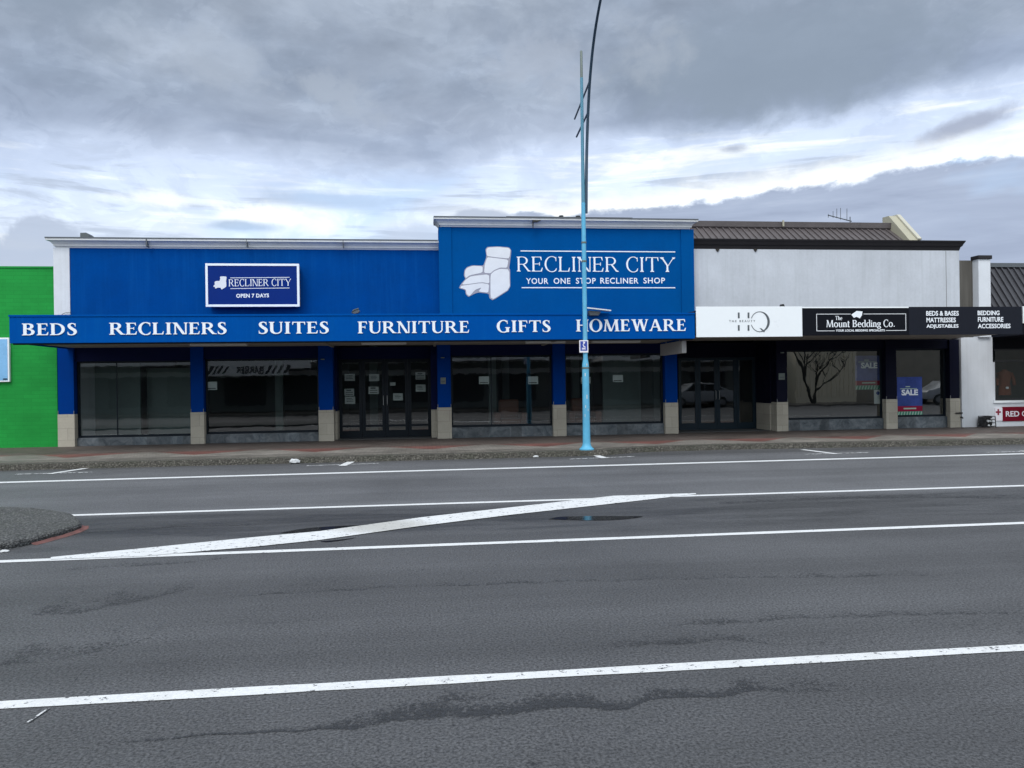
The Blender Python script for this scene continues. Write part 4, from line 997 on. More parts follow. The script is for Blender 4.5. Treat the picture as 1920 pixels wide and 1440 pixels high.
# canopy with sign boards
c0, c1, c2, c3 = P(1305, 600, YC)[0], P(1503.5, 600, YC)[0], P(1703, 600, YC)[0], P(1915.5, 600, YC)[0]
can2 = box(c0, c2+3.3, YC+0.02, YC+0.10, 2.74, 3.36).build('canopy', 'black panel', wsh)
box(c0+0.01, c3-0.05, YC+0.105, YF-0.01, 2.76, 2.79).build('soffit', 'soffit', can2)
box(c0+0.01, c3-0.05, YC+0.105, YF-0.001, 3.30, 3.36).build('canopy_deck', 'dark roof steel', can2)
mb = MB()
for a, b in ((c0, c1), ): mb.box(a, b, YC-0.02, YC+0.018, 2.695, 3.452)
hq = mb.build('sign_board', 'white panel', None, 0.004)
hq_t = thing('salon_sign', 'wide white sign board with thin dark HQ lettering on the canopy', 'sign', ((c0+c1)/2, YC, 2.695))
hq.parent = hq_t; hq.location = ORG[hq]-ORG[hq_t]
ys = YC-0.021
def bar(px, q0, q1, w):
    x, z1 = P(px, q0, ys); z0 = P(px, q1, ys)[1]; return (x-w/2, x+w/2, ys-0.006, ys, z0, z1)
mb = MB()
for px in (1385, 1403.3):
    mb.box(*bar(px, 586, 596.5, 0.045)); mb.box(*bar(px, 609.5, 620, 0.045))
mb.build('lettering', 'flashing grey', hq_t)
cx, cz = P(1424.5, 603.2, ys); rx_ = P(1441, 603, ys)[0]-cx; rz_ = P(1424.5, 584.5, ys)[1]-cz
q = []
for i in range(61):
    a = rad(160-322*i/60); q.append((cx+rx_*math.cos(a), cz+rz_*math.sin(a), 0.016+0.045*max(0, math.cos(a))**1.5))
r = ribbon([(a, b) for a, b, c in q], [c for a, b, c in q]); n = len(q)
mb = MB()
for i in range(n-1): mb.prism([r[1][i], r[1][i+1], r[2][i+1], r[2][i]], ys-0.006, ys)
tx, tz = P(1424, 615, ys); ux, uz = P(1432, 623, ys)
mb.prism([(tx, tz), (tx+0.05, tz-0.01), (ux+0.03, uz+0.02), (ux, uz)], ys-0.0065, ys)
mb.build('lettering', 'flashing grey', hq_t)
px_word(sans_word, 'THE BEAUTY', 1367, 1416, 600, 604, ys+0.001, 0.004, 0.0, 1.6).build('tagline', 'flashing grey', hq_t)
# bedding board
bd = thing('bedding_shop_sign', 'black sign board with white framed Mount Bedding lettering and a small pillow emblem', 'sign', ((c1+c2)/2, YC, 2.72))
box(c1+0.004, c2-0.002, YC-0.02, YC+0.018, 2.715, 3.405).build('sign_board', 'black panel', bd, 0.004)
box(c1+0.004, c2, YC-0.024, YC+0.02, 3.408, 3.44).build('sign_edge', 'white panel', bd)
fx0, fz1 = P(1530.5, 588.5, ys); fx1, fz0 = P(1699, 620, ys)
w = 0.014
tA, tB = P(1565, 620, ys)[0], P(1661, 620, ys)[0]; eA, eB = P(1595, 588, ys)[0], P(1619, 588, ys)[0]
mb = MB().box(fx0, eA, ys-0.004, ys, fz1-w, fz1).box(eB, fx1, ys-0.004, ys, fz1-w, fz1).box(fx0, tA, ys-0.004, ys, fz0, fz0+w).box(tB, fx1, ys-0.004, ys, fz0, fz0+w)
mb.box(fx0, fx0+w, ys-0.0038, ys, fz0+w, fz1-w).box(fx1-w, fx1, ys-0.0038, ys, fz0+w, fz1-w)
mb.build('sign_border', 'logo white', bd)
F3 = Serif(0.15, 0.075, 0.06)
px_word(serif_word, 'The', 1566, 1579, 592.5, 600, ys, 0.004, F3, 0.03).build('lettering', 'letter white', bd)
px_word(serif_word, 'Mount Bedding Co.', 1549, 1678, 600, 613, ys, 0.004, F3, 0.04).build('lettering', 'letter white', bd)
px_word(sans_word, 'YOUR LOCAL BEDDING SPECIALISTS', 1567, 1659, 617.5, 621.5, ys, 0.003, 0.03, 1.05).build('tagline', 'letter white', bd)
pl = [(1596, 590), (1602, 586), (1606, 583), (1617, 584), (1616, 591), (1612, 597), (1606, 594), (1601, 596)]
MB().prism([P(a, b, ys) for a, b in pl], ys-0.005, ys).build('pillow_emblem', 'letter white', bd)
# range board
rg = thing('product_list_sign', 'dark slate sign board listing beds, mattresses, bedding, furniture and accessories', 'sign', ((c2+c3)/2, YC, 2.70))
box(c2+0.002, c3, YC-0.02, YC+0.018, 2.715, 3.435).build('sign_board', 'slate panel', rg, 0.004)
for t, p0, p1, q0, q1 in (('BEDS & BASES', 1736.5, 1797.5, 583, 592), ('MATTRESSES', 1737, 1792, 595.5, 604.5), ('ADJUSTABLES', 1737, 1797, 608, 616.5), ('BEDDING', 1833, 1874, 582.5, 591), ('FURNITURE', 1833.5, 1881, 594.5, 603.5), ('ACCESSORIES', 1833.5, 1894.5, 607, 615.5)):
    px_word(sans_word, t, p0, p1, q0, q1, ys, 0.004, 0.022, 1.0).build('lettering', 'letter white', rg)
tag(box(c3+0.03, c3+2.5, YC-0.02, YC+0.1, 3.0, 3.44).build('canopy_sign', 'white panel', None, 0.004), 'white sign board at the far right end of the canopy', 'sign')

# its pillars and shopfronts
p7 = pillar(wsh, X(1456), X(1476), Zp(1466, 754), 'navy render')
p8 = pillar(wsh, X(1661), X(1681), Zp(1671, 748.5), 'navy render')
p9 = pillar(wsh, X(1781), X(1799), Zp(1790, 747), 'navy render')
xh0, xh1 = PX[5][1], X(1456)
each('header_beam', [(X(1476)+0.001, X(1661)-0.001, YF+0.08, YF+0.30, 2.472, 2.758), (X(1681)+0.001, X(1781)-0.001, YF+0.08, YF+0.30, 2.482, 2.758), (xh0-0.03, xh1+0.05, 22.48, 22.7, 2.32, 2.758)], 'navy render', wsh)
w5 = shop_window(wsh, X(1476)+0.012, X(1661)-0.012, 0.44, 2.47, 'dark frame', 'bright glass')
w6 = shop_window(wsh, X(1681)+0.012, X(1781)-0.012, 0.46, 2.48, 'dark frame', 'bright glass')
box(xh1-0.04, X(1476)-0.14, YF+0.345, 22.7, 0.93, 2.758).build('entrance_return', 'navy render', wsh)
box(xh1-0.05, X(1476)-0.14, YF+0.36, 22.7, BASE, 0.928).build('tiled_return', 'travertine tile', wsh)
yd = 22.5
e0, e1 = P(1272, 740, yd)[0], P(1416, 740, yd)[0]; dw = (e1-e0)/4
for i in range(4): door_leaf(wsh, e0+i*dw+0.004, e0+(i+1)*dw-0.004, 2.315, yd, 'teal frame', 'door glass', mid=False, handle=(1 if i == 1 else -1 if i == 2 else None))
box(e1+0.003, xh1-0.042, yd-0.02, yd+0.06, BASE, 2.318).build('entrance_panel', 'navy render', wsh)
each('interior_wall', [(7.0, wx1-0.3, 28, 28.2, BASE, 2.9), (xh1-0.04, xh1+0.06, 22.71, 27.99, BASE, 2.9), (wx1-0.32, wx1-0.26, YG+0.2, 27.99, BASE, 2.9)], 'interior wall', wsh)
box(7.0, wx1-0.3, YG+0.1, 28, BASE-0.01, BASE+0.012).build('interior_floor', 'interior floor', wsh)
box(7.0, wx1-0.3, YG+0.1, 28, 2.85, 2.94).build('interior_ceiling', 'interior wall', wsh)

# television aerial
ax, az_ = P(1594, 416, yr1+1.5)
ae = thing('tv_aerial', 'rooftop television aerial with thin cross rods above the ribbed roof', 'aerial', (ax, yr1+1.5, zr2-0.4))
MB().tube([(ax, yr1+1.5, zr2-0.6), (ax, yr1+1.5, az_+0.17)], 0.016, 8).build('mast', 'flashing grey', ae)
b0 = P(1551, 404, yr1+1.5); b1 = P(1597, 415, yr1+1.5)
mb = MB().tube([(b0[0], yr1+1.45, b0[1]), (b1[0], yr1+1.5, b1[1])], 0.016, 6)
mb.build('boom', 'flashing grey', ae)
for px, ztop, zbot in ((1553, 401, 408), (1562, 396, 408.5), (1569, 391, 409), (1576, 390, 412), (1588, 391, 414)):
    t0 = P(px, ztop, yr1+1.47); t1 = P(px, zbot, yr1+1.47)
    MB().tube([(t0[0], yr1+1.47, t0[1]), (t1[0], yr1+1.47, t1[1])], 0.009, 6).build('cross_rod', 'flashing grey', ae)

# ------------------------------------------------------------------ charity shop at the far right
ch = thing('charity_shop', 'charity shop with white column, dark ribbed roof and a low white wall under its window', 'shop building', (19.5, 24, BASE))
k0 = wx1+0.005; kx1 = X(1861, YF, 700)
box(k0, kx1, YF-0.02, YF+0.5, BASE, 2.80).build('column', 'pilaster white', ch, 0.01)
u0, u1 = P(1835, 530, YF-0.1)[0], P(1857.5, 530, YF-0.1)[0]
box(k0, u0+0.1, YF+0.16, YF+0.8, 2.80, 5.12).build('upper_wall', 'brown wall', ch)
cc = box(u0, u1, YF-0.1, YF+0.155, 2.80, 5.12).build('chimney_pier', 'pilaster white', ch, 0.006)
box(u0-0.03, u1+0.03, YF-0.14, YF+0.19, 5.122, 5.23).build('pier_cap', 'dark cornice', cc, 0.006)
rr = MB().sidewall([(YF+0.1, 3.3), (YF+0.1, 3.45), (YF+1.3, 5.12), (YF+1.3, 3.3)], u1+0.04, 30).build('roof', 'dark roof steel', ch)
mb = MB(); x = u1+0.15
while x < 20.5:
    mb.sidewall([(YF+0.1, 3.451), (YF+0.06, 3.48), (YF+1.26, 5.15), (YF+1.3, 5.121)], x, x+0.04); x += 0.21
mb.build('roof_rib', 'dark roof steel', rr)
box(u1+0.04, 30, YF+1.2, YF+1.5, 5.09, 5.22).build('ridge_cap', 'flashing grey', rr)
s0 = kx1+0.003
box(s0, 30, YF+0.1, YF+0.34, 2.45, 2.80).build('header_beam', 'black panel', ch)
box(s0, 30, YF-0.01, YF+0.3, BASE, 0.83).build('low_wall', 'pilaster white', ch, 0.006)
box(s0-0.002, 30, YF-0.06, YF+0.3, 0.832, 0.90).build('window_sill', 'white panel', ch, 0.006)
box(s0+0.003, s0+0.17, YF+0.12, YF+0.22, 0.905, 2.06).build('window_jamb', 'pilaster white', ch)
f0 = s0+0.175
mb = MB().box(f0, 22, YF+0.14, YF+0.20, 0.905, 0.955).box(f0, 22, YF+0.14, YF+0.20, 2.06, 2.12).box(f0, f0+0.05, YF+0.141, YF+0.199, 0.955, 2.06).box(f0, 22, YF+0.14, YF+0.2, 2.40, 2.449)
w7 = mb.build('shop_window', 'black plastic', ch)
MB().add([(f0+0.05, YF+0.17, 0.955), (22, YF+0.17, 0.955), (22, YF+0.17, 2.40), (f0+0.05, YF+0.17, 2.40)], [(0, 1, 2, 3)]).build('pane', 'shop glass', w7)
each('interior_wall', [(s0, 30, 27, 27.2, BASE, 2.9), (s0, 30, YF+0.4, 26.99, 2.82, 2.9), (s0, 30, YF+0.31, 26.99, BASE-0.01, BASE+0.012)], 'interior wall', ch)
box(kx1+0.01, 30, YC+0.3, YF+0.05, 2.80, 2.9).build('canopy', 'slate panel', ch)
# red cross board
zA, zB = 0.30, 0.70
rc0, rc1 = P(1866, 780, YF-0.03)[0], P(1879.5, 780, YF-0.03)[0]
rs = thing('red_cross_sign', 'dark red sign board with a white cross panel on the low wall', 'sign', (rc0+1.5, YF-0.03, 0.3))
box(rc0, rc1, YF-0.035, YF-0.011, zA, zB-0.01).build('cross_panel', 'plate white', rs)
box(rc1+0.002, rc1+3.2, YF-0.037, YF-0.011, zA-0.02, zB+0.01).build('sign_board', 'red sign', rs)
mx, mz = (rc0+rc1)/2-0.02, zA+0.26
MB().box(mx-0.025, mx+0.025, YF-0.040, YF-0.034, mz-0.09, mz+0.09).box(mx-0.08, mx-0.025, YF-0.0398, YF-0.034, mz-0.027, mz+0.027).box(mx+0.025, mx+0.08, YF-0.0398, YF-0.034, mz-0.027, mz+0.027).build('cross_symbol', 'cross red', rs)
xa_ = P(1884, 775, YF)[0]
sans_word('RED CROSS', xa_, xa_+1.27, P(1900, 781, YF)[1], P(1900, 770.5, YF)[1], YF-0.038, 0.004, 0.02, 1.0).build('lettering', 'plate white', rs)
# garment on a stand behind the window
gm = thing('garment', 'brownish top with a pale tag hanging inside the charity shop window', 'garment', (P(1886, 735, 21.7)[0], 21.7, 1.0))
gx, gz = P(1886, 720, 21.7)
mb = MB(); prof = [(0.20, 1.05, 0.10), (0.19, 1.25, 0.11), (0.16, 1.40, 0.10), (0.20, 1.62, 0.11), (0.22, 1.74, 0.09), (0.10, 1.80, 0.06), (0.05, 1.84, 0.05)]
for w_, z_, d_ in prof: mb.v += [(gx+w_*math.cos(2*math.pi*k/16), 21.75+d_*math.sin(2*math.pi*k/16), z_) for k in range(16)]
for i in range(len(prof)-1):
    for k in range(16): mb.f.append((i*16+k, i*16+(k+1) % 16, (i+1)*16+(k+1) % 16, (i+1)*16+k))
mb.f.append(tuple(range(16)))
mb.build('bodice', 'garment', gm, smooth=True)
MB().tube([(gx-0.2, 21.75, 1.72), (gx-0.27, 21.73, 1.55), (gx-0.29, 21.7, 1.35)], [0.06, 0.055, 0.045], 10).build('sleeve', 'garment', gm, smooth=True)
MB().tube([(gx+0.2, 21.75, 1.72), (gx+0.27, 21.73, 1.55), (gx+0.29, 21.7, 1.35)], [0.06, 0.055, 0.045], 10).build('sleeve', 'garment', gm, smooth=True)
tx, tz = P(1888.5, 727, 21.6); MB().lathe(tx, 21.6, [(0.035, tz-0.03), (0.045, tz), (0.03, tz+0.03)], 10).build('tag', 'plate white', gm)
# dark crate with pale things at the foot of the column
bx, bz_ = P(1855, 800, YF-0.35)
cr = thing('crate', 'small black wire crate of pale odds and ends by the white column', 'crate', (bx, YF-0.35, BASE))
mb = MB(); z0 = BASE; hh = 0.34; w_ = 0.17; d_ = 0.14; yc_ = YF-0.25
for sx in (-1, 1):
    for sy in (-1, 1): mb.tube([(bx+sx*w_*1.05, yc_+sy*d_, z0), (bx+sx*w_*0.92, yc_+sy*d_, z0+hh)], 0.012, 6)
for zz in (0.04, 0.14, 0.24, 0.33):
    k = 1.05-0.13*zz/hh
    mb.tube([(bx-w_*k, yc_-d_, z0+zz), (bx+w_*k, yc_-d_, z0+zz)], 0.010, 6).tube([(bx-w_*k, yc_+d_, z0+zz), (bx+w_*k, yc_+d_, z0+zz)], 0.010, 6)
    mb.tube([(bx-w_*k, yc_-d_, z0+zz), (bx-w_*k, yc_+d_, z0+zz)], 0.010, 6).tube([(bx+w_*k, yc_-d_, z0+zz), (bx+w_*k, yc_+d_, z0+zz)], 0.010, 6)
mb.box(bx-w_*0.9, bx+w_*0.9, yc_-d_*0.2, yc_+d_*0.9, z0+0.02, z0+0.31)
mb.build('crate_body', 'black plastic', cr)
def blob(x, y, z, r, sq=(1, 1, 1), j=0.25, seed=0):
    bm = bmesh.new(); bmesh.ops.create_icosphere(bm, subdivisions=2, radius=r)
    vs = [];
    for v in bm.verts:
        k = 1+j*mnoise.noise(v.co/r*1.6+Vector((seed*3.1, 0, 0))); vs.append((x+v.co.x*k*sq[0], y+v.co.y*k*sq[1], z+v.co.z*k*sq[2]))
    fs = [tuple(v.index for v in f.verts) for f in bm.faces]; bm.free()
    return MB().add(vs, fs)
for i, (dx, dz_, r) in enumerate(((-0.04, 0.20, 0.045), (0.04, 0.19, 0.03), (0.07, 0.25, 0.03), (-0.02, 0.055, 0.04), (0.10, 0.055, 0.035))):
    blob(bx+dx, yc_-d_*0.75, z0+dz_, r, (1, 0.7, 1), 0.2, i).build('contents', 'paper', cr)
# small fittings on the tiled pillar by the column
fx, fz = P(1802, 774.5, YF-0.05); gx_, gz_ = P(1803, 782, YF-0.05)
tag(box(fx-0.16, fx+0.05, YF-0.06, YF-0.022, fz-0.02, fz+0.02).build('tap_bracket', 'black plastic', None, 0.004), 'dark bar fixed across the right hand tiled pillar beside the white column', 'bracket')
tag(MB().tube([(gx_, YF-0.022, gz_), (gx_, YF-0.09, gz_-0.01), (gx_, YF-0.10, gz_-0.05)], [0.025, 0.022, 0.018], 10).build('wall_tap', 'black plastic', None, smooth=True), 'small dark tap low on the white column', 'tap')

# ------------------------------------------------------------------ green building on the left
gb = thing('green_building', 'bright green painted blockwork building left of the blue shop', 'building', (-16, 24, 0.1))
gz1 = Zp(50, 503, YF+0.12)
box(-30, XL-0.015, YF+0.12, YF+9, 0.05, gz1).build('wall', 'green blockwork', gb)
box(-30, XL-0.012, YF+0.10, YF+9, gz1+0.001, gz1+0.05).build('wall_capping', 'green blockwork', gb)
qx1, qz1 = P(17, 633, YF+0.05); qz0 = P(10, 716, YF+0.05)[1]
wp = thing('wall_poster', 'pale blue poster panel in a white frame on the green wall', 'poster', (qx1-0.9, YF+0.08, qz0))
box(qx1-1.8, qx1, YF+0.04, YF+0.115, qz0, qz1).build('poster_frame', 'letter white', wp, 0.006)
box(qx1-1.76, qx1-0.04, YF+0.034, YF+0.06, qz0+0.04, qz1-0.04).build('poster_face', 'poster sky', wp)
qx, qz = P(10, 711, YF+0.03); box(qx-0.06, qx+0.05, YF+0.030, YF+0.05, qz-0.012, qz+0.02).build('poster_mark', 'dark frame', wp)

# ------------------------------------------------------------------ things fixed to or standing on the canopies
hx, _ = P(1284, 650, 19.0)
hs = thing('hanging_sign', 'plain grey white box sign hanging under the canopy above the rightmost blue pillar', 'sign', (hx, 19.9, 2.3))
zt_ = P(1284, 638, 19.0)[1]; zb_ = P(1284, 662, 19.0)[1]
box(hx-0.10, hx+0.03, 18.95, 20.75, zb_, zt_-0.01).build('sign_case', 'sign grey', hs, 0.02)
for y in (19.3, 20.4): MB().tube([(hx-0.035, y, zt_-0.02), (hx-0.035, y, 2.699)], 0.012, 6).build('hanger', 'grey metal', hs)
# floodlight
yl = 18.30
fx, fz = P(1100, 583, yl); gx2, gz2 = P(1140, 583, yl)
fl = thing('floodlight', 'pale hooded floodlight on the canopy edge beside the blue pole', 'light', ((fx+gx2)/2, yl, zf1))
z1 = P(1100, 577.5, yl)[1]
MB().add([(fx-0.02, yl-0.2, z1-0.03), (gx2+0.03, yl-0.2, gz2-0.02), (gx2+0.03, yl+0.25, gz2+0.0), (fx-0.02, yl+0.25, z1+0.02),
          (fx-0.02, yl-0.2, z1+0.0), (gx2+0.03, yl-0.2, gz2+0.006), (gx2+0.03, yl+0.25, gz2+0.03), (fx-0.02, yl+0.25, z1+0.05)],
         [(3, 2, 1, 0), (4, 5, 6, 7), (0, 1, 5, 4), (1, 2, 6, 5), (2, 3, 7, 6), (3, 0, 4, 7)]).build('hood', 'logo white', fl)
lx, lz = P(1112, 588, yl)
MB().prism([(lx-0.10, lz-0.05), (lx+0.12, lz-0.05), (lx+0.18, lz+0.045), (lx-0.13, lz+0.07)], yl-0.10, yl+0.075).build('lamp_body', 'flashing grey', fl, 0.01)
MB().tube([(lx, yl+0.17, zf1+0.03), (lx, yl+0.17, lz+0.02), (lx, yl+0.05, lz+0.03)], 0.025, 8).build('bracket', 'grey metal', fl)
fx, fz = P(667, 584, 18.9)
fl2 = thing('floodlight', 'small grey tilted floodlight on the canopy between the suites and furniture words', 'light', (fx, 18.9, zf1))
MB().prism([(fx-0.10, fz-0.045), (fx-0.06, fz+0.02), (fx+0.06, fz+0.055), (fx+0.11, fz+0.0), (fx+0.06, fz-0.05), (fx-0.03, fz-0.07)], 18.82, 18.98).build('lamp_body', 'flashing grey', fl2, 0.015)
MB().prism([(fx-0.09, fz-0.02), (fx-0.05, fz+0.035), (fx+0.07, fz+0.075), (fx+0.08, fz+0.06), (fx-0.04, fz+0.02)], 18.8, 19.0).build('hood', 'galvanised', fl2)
MB().tube([(fx, 18.9, zf1-0.06), (fx, 18.9, fz-0.03)], 0.025, 8).build('bracket', 'grey metal', fl2)
fx, fz = P(1467, 574, 18.9)
tag(MB().prism([(fx-0.11, 3.36), (fx-0.03, fz+0.05), (fx+0.02, fz+0.05), (fx+0.11, 3.36)], 18.85, 18.98).build('canopy_vent', 'black plastic', None, 0.01), 'small black cone shaped vent on the canopy above the white sign', 'vent')

# ------------------------------------------------------------------ paper notices on the glass
def notice(r, y, label, group='paper notices taped to the glass', style=0, cat='notice', name='paper_notice'):
    x0, z1 = P(r[0], r[1], y); x1, z0 = P(r[2], r[3], y)
    t = thing(name, label, cat, ((x0+x1)/2, y, z0), group)
    sk = 0.01*(rnd.random()-0.5)
    MB().prism([(x0, z0), (x1, z0+sk), (x1, z1+sk), (x0, z1)], y-0.004, y-0.001).build('sheet', 'paper', t)
    h = z1-z0; mb = MB()
    if style == 0:
        mb.box(x0+0.06*(x1-x0), x1-0.12*(x1-x0), y-0.0055, y-0.0035, z0+h*0.12, z0+h*0.24)
    elif style == 1:
        for k in (0.3, 0.5, 0.7): mb.box(x0+0.15*(x1-x0), x1-(0.15+0.2*rnd.random())*(x1-x0), y-0.0055, y-0.0035, z0+h*k, z0+h*(k+0.07))
    elif style == 2:
        for k in (0.15, 0.45): mb.box(x0+0.1*(x1-x0), x1-0.12*(x1-x0), y-0.0055, y-0.0035, z0+h*k, z0+h*(k+0.1))
        mb.box(x0+0.2*(x1-x0), x1-0.3*(x1-x0), y-0.0054, y-0.0035, z0+h*0.7, z0+h*0.88)
    if mb.v: mb.build('print', 'paper ink', t)
    return t
yg, yd1 = YG+0.012, ya+0.012
notice((386, 716, 407, 731), yg, 'white notice with a dark bottom line at the left edge of the second shop window')
notice((898, 706, 917, 720), yg, 'white notice left of centre in the window right of the doors')
notice((990, 706, 1009, 720), yg, 'white notice near the right edge of the window right of the doors')
notice((1089, 707, 1107, 719), yg, 'white notice half hidden behind the blue lamp post')
notice((1149, 703, 1168, 716), yg, 'white notice on the glass right of the blue lamp post')
g2 = 'notices on the entrance doors'
notice((646, 701, 665.5, 714), yd1, 'upper notice on the leftmost entrance door', g2, 1)
notice((646, 729, 664, 742), yd1, 'dark printed notice in the middle of the leftmost entrance door', g2, 2)
notice((646.5, 743.5, 666, 757), yd1, 'lowest white notice on the leftmost entrance door', g2, 1)
notice((692, 702, 711, 714.5), yd1, 'upper notice on the second entrance door', g2, 1)
notice((691, 725, 710, 738.5), yd1, 'lower notice on the second entrance door', g2, 2)
notice((731.5, 717, 741.5, 723), yd1, 'tiny white card on the third entrance door', g2, 3)
notice((737, 737.5, 755.5, 750.5), yd1, 'blank looking white notice low on the third entrance door', g2, 1)
notice((779, 698, 797.5, 711.5), yd1, 'upper notice on the rightmost entrance door', g2, 2)
notice((779.5, 721, 798, 734), yd1, 'lower notice on the rightmost entrance door', g2, 1)
notice((1638.5, 731, 1655, 757), YG+0.012, 'tall white notice with a dark round emblem below the sale poster', 'paper notices taped to the glass', 3)
ex, ez = P(1646, 737, YG+0.006); o = MB().prism([(ex+0.055*math.cos(a*math.pi/8), ez+0.055*math.sin(a*math.pi/8)) for a in range(16)], YG+0.004, YG+0.0085)
tt = [x for x in COL.objects if x.get('label', '').startswith('tall white notice')][0]; o.build('print', 'poster blue', tt)
def plate(r, y, label, nm='wall_plate'):
    x0, z1 = P(r[0], r[1], y); x1, z0 = P(r[2], r[3], y)
    t = thing(nm, label, 'plate', ((x0+x1)/2, y, z0))
    box(x0, x1, y-0.025, y, z0, z1).build('plate_body', 'galvanised', t, 0.005)
    box(x0+0.02, x1-0.02, y-0.028, y-0.02, z0+0.05, z0+0.09).build('plate_slot', 'flashing grey', t)
plate((826, 708, 836, 720), YF, 'small grey metal plate on the blue pillar right of the entrance')
plate((1459.5, 700, 1471, 712), YF, 'small grey metal plate on the dark pillar between the two right shopfronts')
for px, y_, lab in ((605, 674, 'small pale fitting high on the blue pillar left of the entrance'), (830, 671, 'small pale fitting high on the blue pillar right of the entrance'), (1466, 661.5, 'small pale fitting high on the dark pillar between the right shopfronts')):
    x, z = P(px, y_, YF); tag(box(x-0.05, x+0.05, YF-0.04, YF-0.001, z-0.012, z+0.02).build('wall_fitting', 'galvanised', None, 0.006), lab, 'fitting', 'fittings high on the pillars')

# sale posters
def sale(r, text, lab, top, y=YG+0.014):
    x0, z1 = P(r[0], r[1], y); x1, z0 = P(r[2], r[3], y); h = z1-z0; w = x1-x0
    t = thing('sale_poster', lab, 'poster', ((x0+x1)/2, y, z0), 'sale posters')
    box(x0, x1, y-0.005, y-0.001, z0, z1).build('sheet', top, t)
    box(x0, x1, y-0.0065, y-0.004, z0+h*0.125, z0+h*0.26).build('red_band', 'poster red', t)
    box(x0, x1, y-0.0065, y-0.004, z0, z0+h*0.123).build('green_band', 'poster green', t)
    mb = MB(); n = 9
    for i in range(n):
        a = x0+w*(i+0.1)/n; mb.prism([(a, z0+0.004), (a+w*0.045, z0+0.004), (a+w*0.085, z0+h*0.118), (a+w*0.04, z0+h*0.118)], y-0.008, y-0.006)
    mb.build('stripe', 'poster pale', t)
    tx0, tz1 = P(text[0], text[1], y); tx1, tz0 = P(text[2], text[3], y)
    sans_word('SALE', tx0, tx1, tz0, tz1, y-0.005, 0.003, 0.04, 0.95).build('lettering', 'letter white', t)
    each('print', [(x0+w*0.34, x0+w*0.52, y-0.0065, y-0.004, tz1+h*0.06, tz1+h*0.085), (x0+w*0.12, x0+w*0.8, y-0.0064, y-0.004, tz1+h*0.012, tz1+h*0.03), (x0+w*0.25, x0+w*0.75, y-0.0085, y-0.006, z0+h*0.18, z0+h*0.215)], 'poster pale', t)
sale((1603, 667, 1653.5, 730), (1614, 680, 1645, 690.5), 'sale poster with purple top hung high in the wide bedding window', 'poster purple')
sale((1681.5, 707, 1729.5, 780), (1690, 730.5, 1721, 741), 'bright blue sale poster low in the narrow bedding window', 'poster blue', YG-0.001)

# recliners left inside the empty shop
def armchair(x, y, lab, mat='brown upholstery', a=0.0):
    t = thing('armchair', lab, 'armchair', (x, y, BASE), 'armchairs inside the blue shop')
    box(x-0.30, x+0.30, y-0.42, y+0.25, BASE+0.12, BASE+0.46).build('seat', mat, t, 0.06)
    box(x-0.30, x+0.30, y+0.18, y+0.42, BASE+0.30, BASE+1.02).build('backrest', mat, t, 0.08)
    for s in (-1, 1): box(x+s*0.40-0.10, x+s*0.40+0.10, y-0.42, y+0.35, BASE+0.05, BASE+0.64).build('armrest', mat, t, 0.07)
    box(x-0.42, x+0.42, y-0.36, y+0.36, BASE+0.012, BASE+0.08).build('base', 'black plastic', t)
armchair(2.55, 22.7, 'reddish brown armchair dimly seen behind the window right of the doors')
armchair(4.75, 22.7, 'brown armchair dimly seen behind the blue lamp post')

# ------------------------------------------------------------------ lamp post
YL = 16.78
lpx = P(1100, 842, YL)[0]
def lx_(py, px): return P(px, py, YL)[0]
lp = thing('lamp_post', 'tall pale blue lamp post with flared base and curved arm at the kerb', 'lamp post', (lpx, YL, 0.12))
def zpole(py): return P(1097, py, YL)[1]
xb_, xt_ = lpx, P(1090.5, 95, YL)[0]
ztop = P(1090.5, 95, YL)[1]
prof = [(0.165, 0.118), (0.165, 0.140), (0.130, 0.165), (0.100, 0.205), (0.086, 0.27), (0.082, 0.6), (0.078, 1.3), (0.075, 1.95), (0.074, zpole(684)), (0.060, zpole(676)), (0.052, zpole(672)), (0.050, 3.2), (0.049, 4.6), (0.046, 5.6)]
MB().lathe(lpx, YL, prof, 24).build('pole', 'pole blue', lp, smooth=True)
zg = P(1091, 146, YL)[1]
MB().lathe(lpx, YL, [(0.043, 5.601), (0.036, 7.0), (0.033, zg)], 20).build('mast', 'backlit mast paint', lp, smooth=True)
MB().lathe(lpx, YL, [(0.030, zg+0.001), (0.028, ztop-0.02), (0.015, ztop)], 16).build('mast_tip', 'galvanised', lp, smooth=True)
for z_ in (zpole(455), zpole(490), zpole(690)):
    MB().lathe(lpx, YL, [(0.056 if z_ > 2.3 else 0.080, z_-0.02), (0.060 if z_ > 2.3 else 0.084, z_), (0.056 if z_ > 2.3 else 0.080, z_+0.02)], 20).build('band', 'galvanised', lp, smooth=True)
# outreach arm: leaves the mast, bows out over the road towards the camera
arm = [(1099, 400, YL), (1099.5, 330, YL-0.02), (1100.5, 270, YL-0.06), (1102.5, 215, YL-0.2), (1105, 165, YL-0.42), (1109, 115, YL-0.72), (1113.5, 75, YL-1.0), (1119, 38, YL-1.35), (1126, 0, YL-1.75), (1134, -38, YL-2.2)]
ap = spline([(P(a, b, y)[0], y, P(a, b, y)[1]) for a, b, y in arm], 5)
n = len(ap)
ar = MB().tube(ap, [0.036-0.010*i/n for i in range(n)], 12).build('outreach_arm', 'backlit arm paint', lp, smooth=True)
hp = Vector(ap[-1]); hd = (Vector(ap[-1])-Vector(ap[-4])).normalized(); hd = Vector((hd.x, hd.y, 0.1)).normalized()
MB().tube([hp-hd*0.02, hp+hd*0.1, hp+hd*0.35, hp+hd*0.7, hp+hd*0.8], [0.04, 0.09, 0.13, 0.11, 0.04], 12).build('lamp_head', 'galvanised', lp, smooth=True)
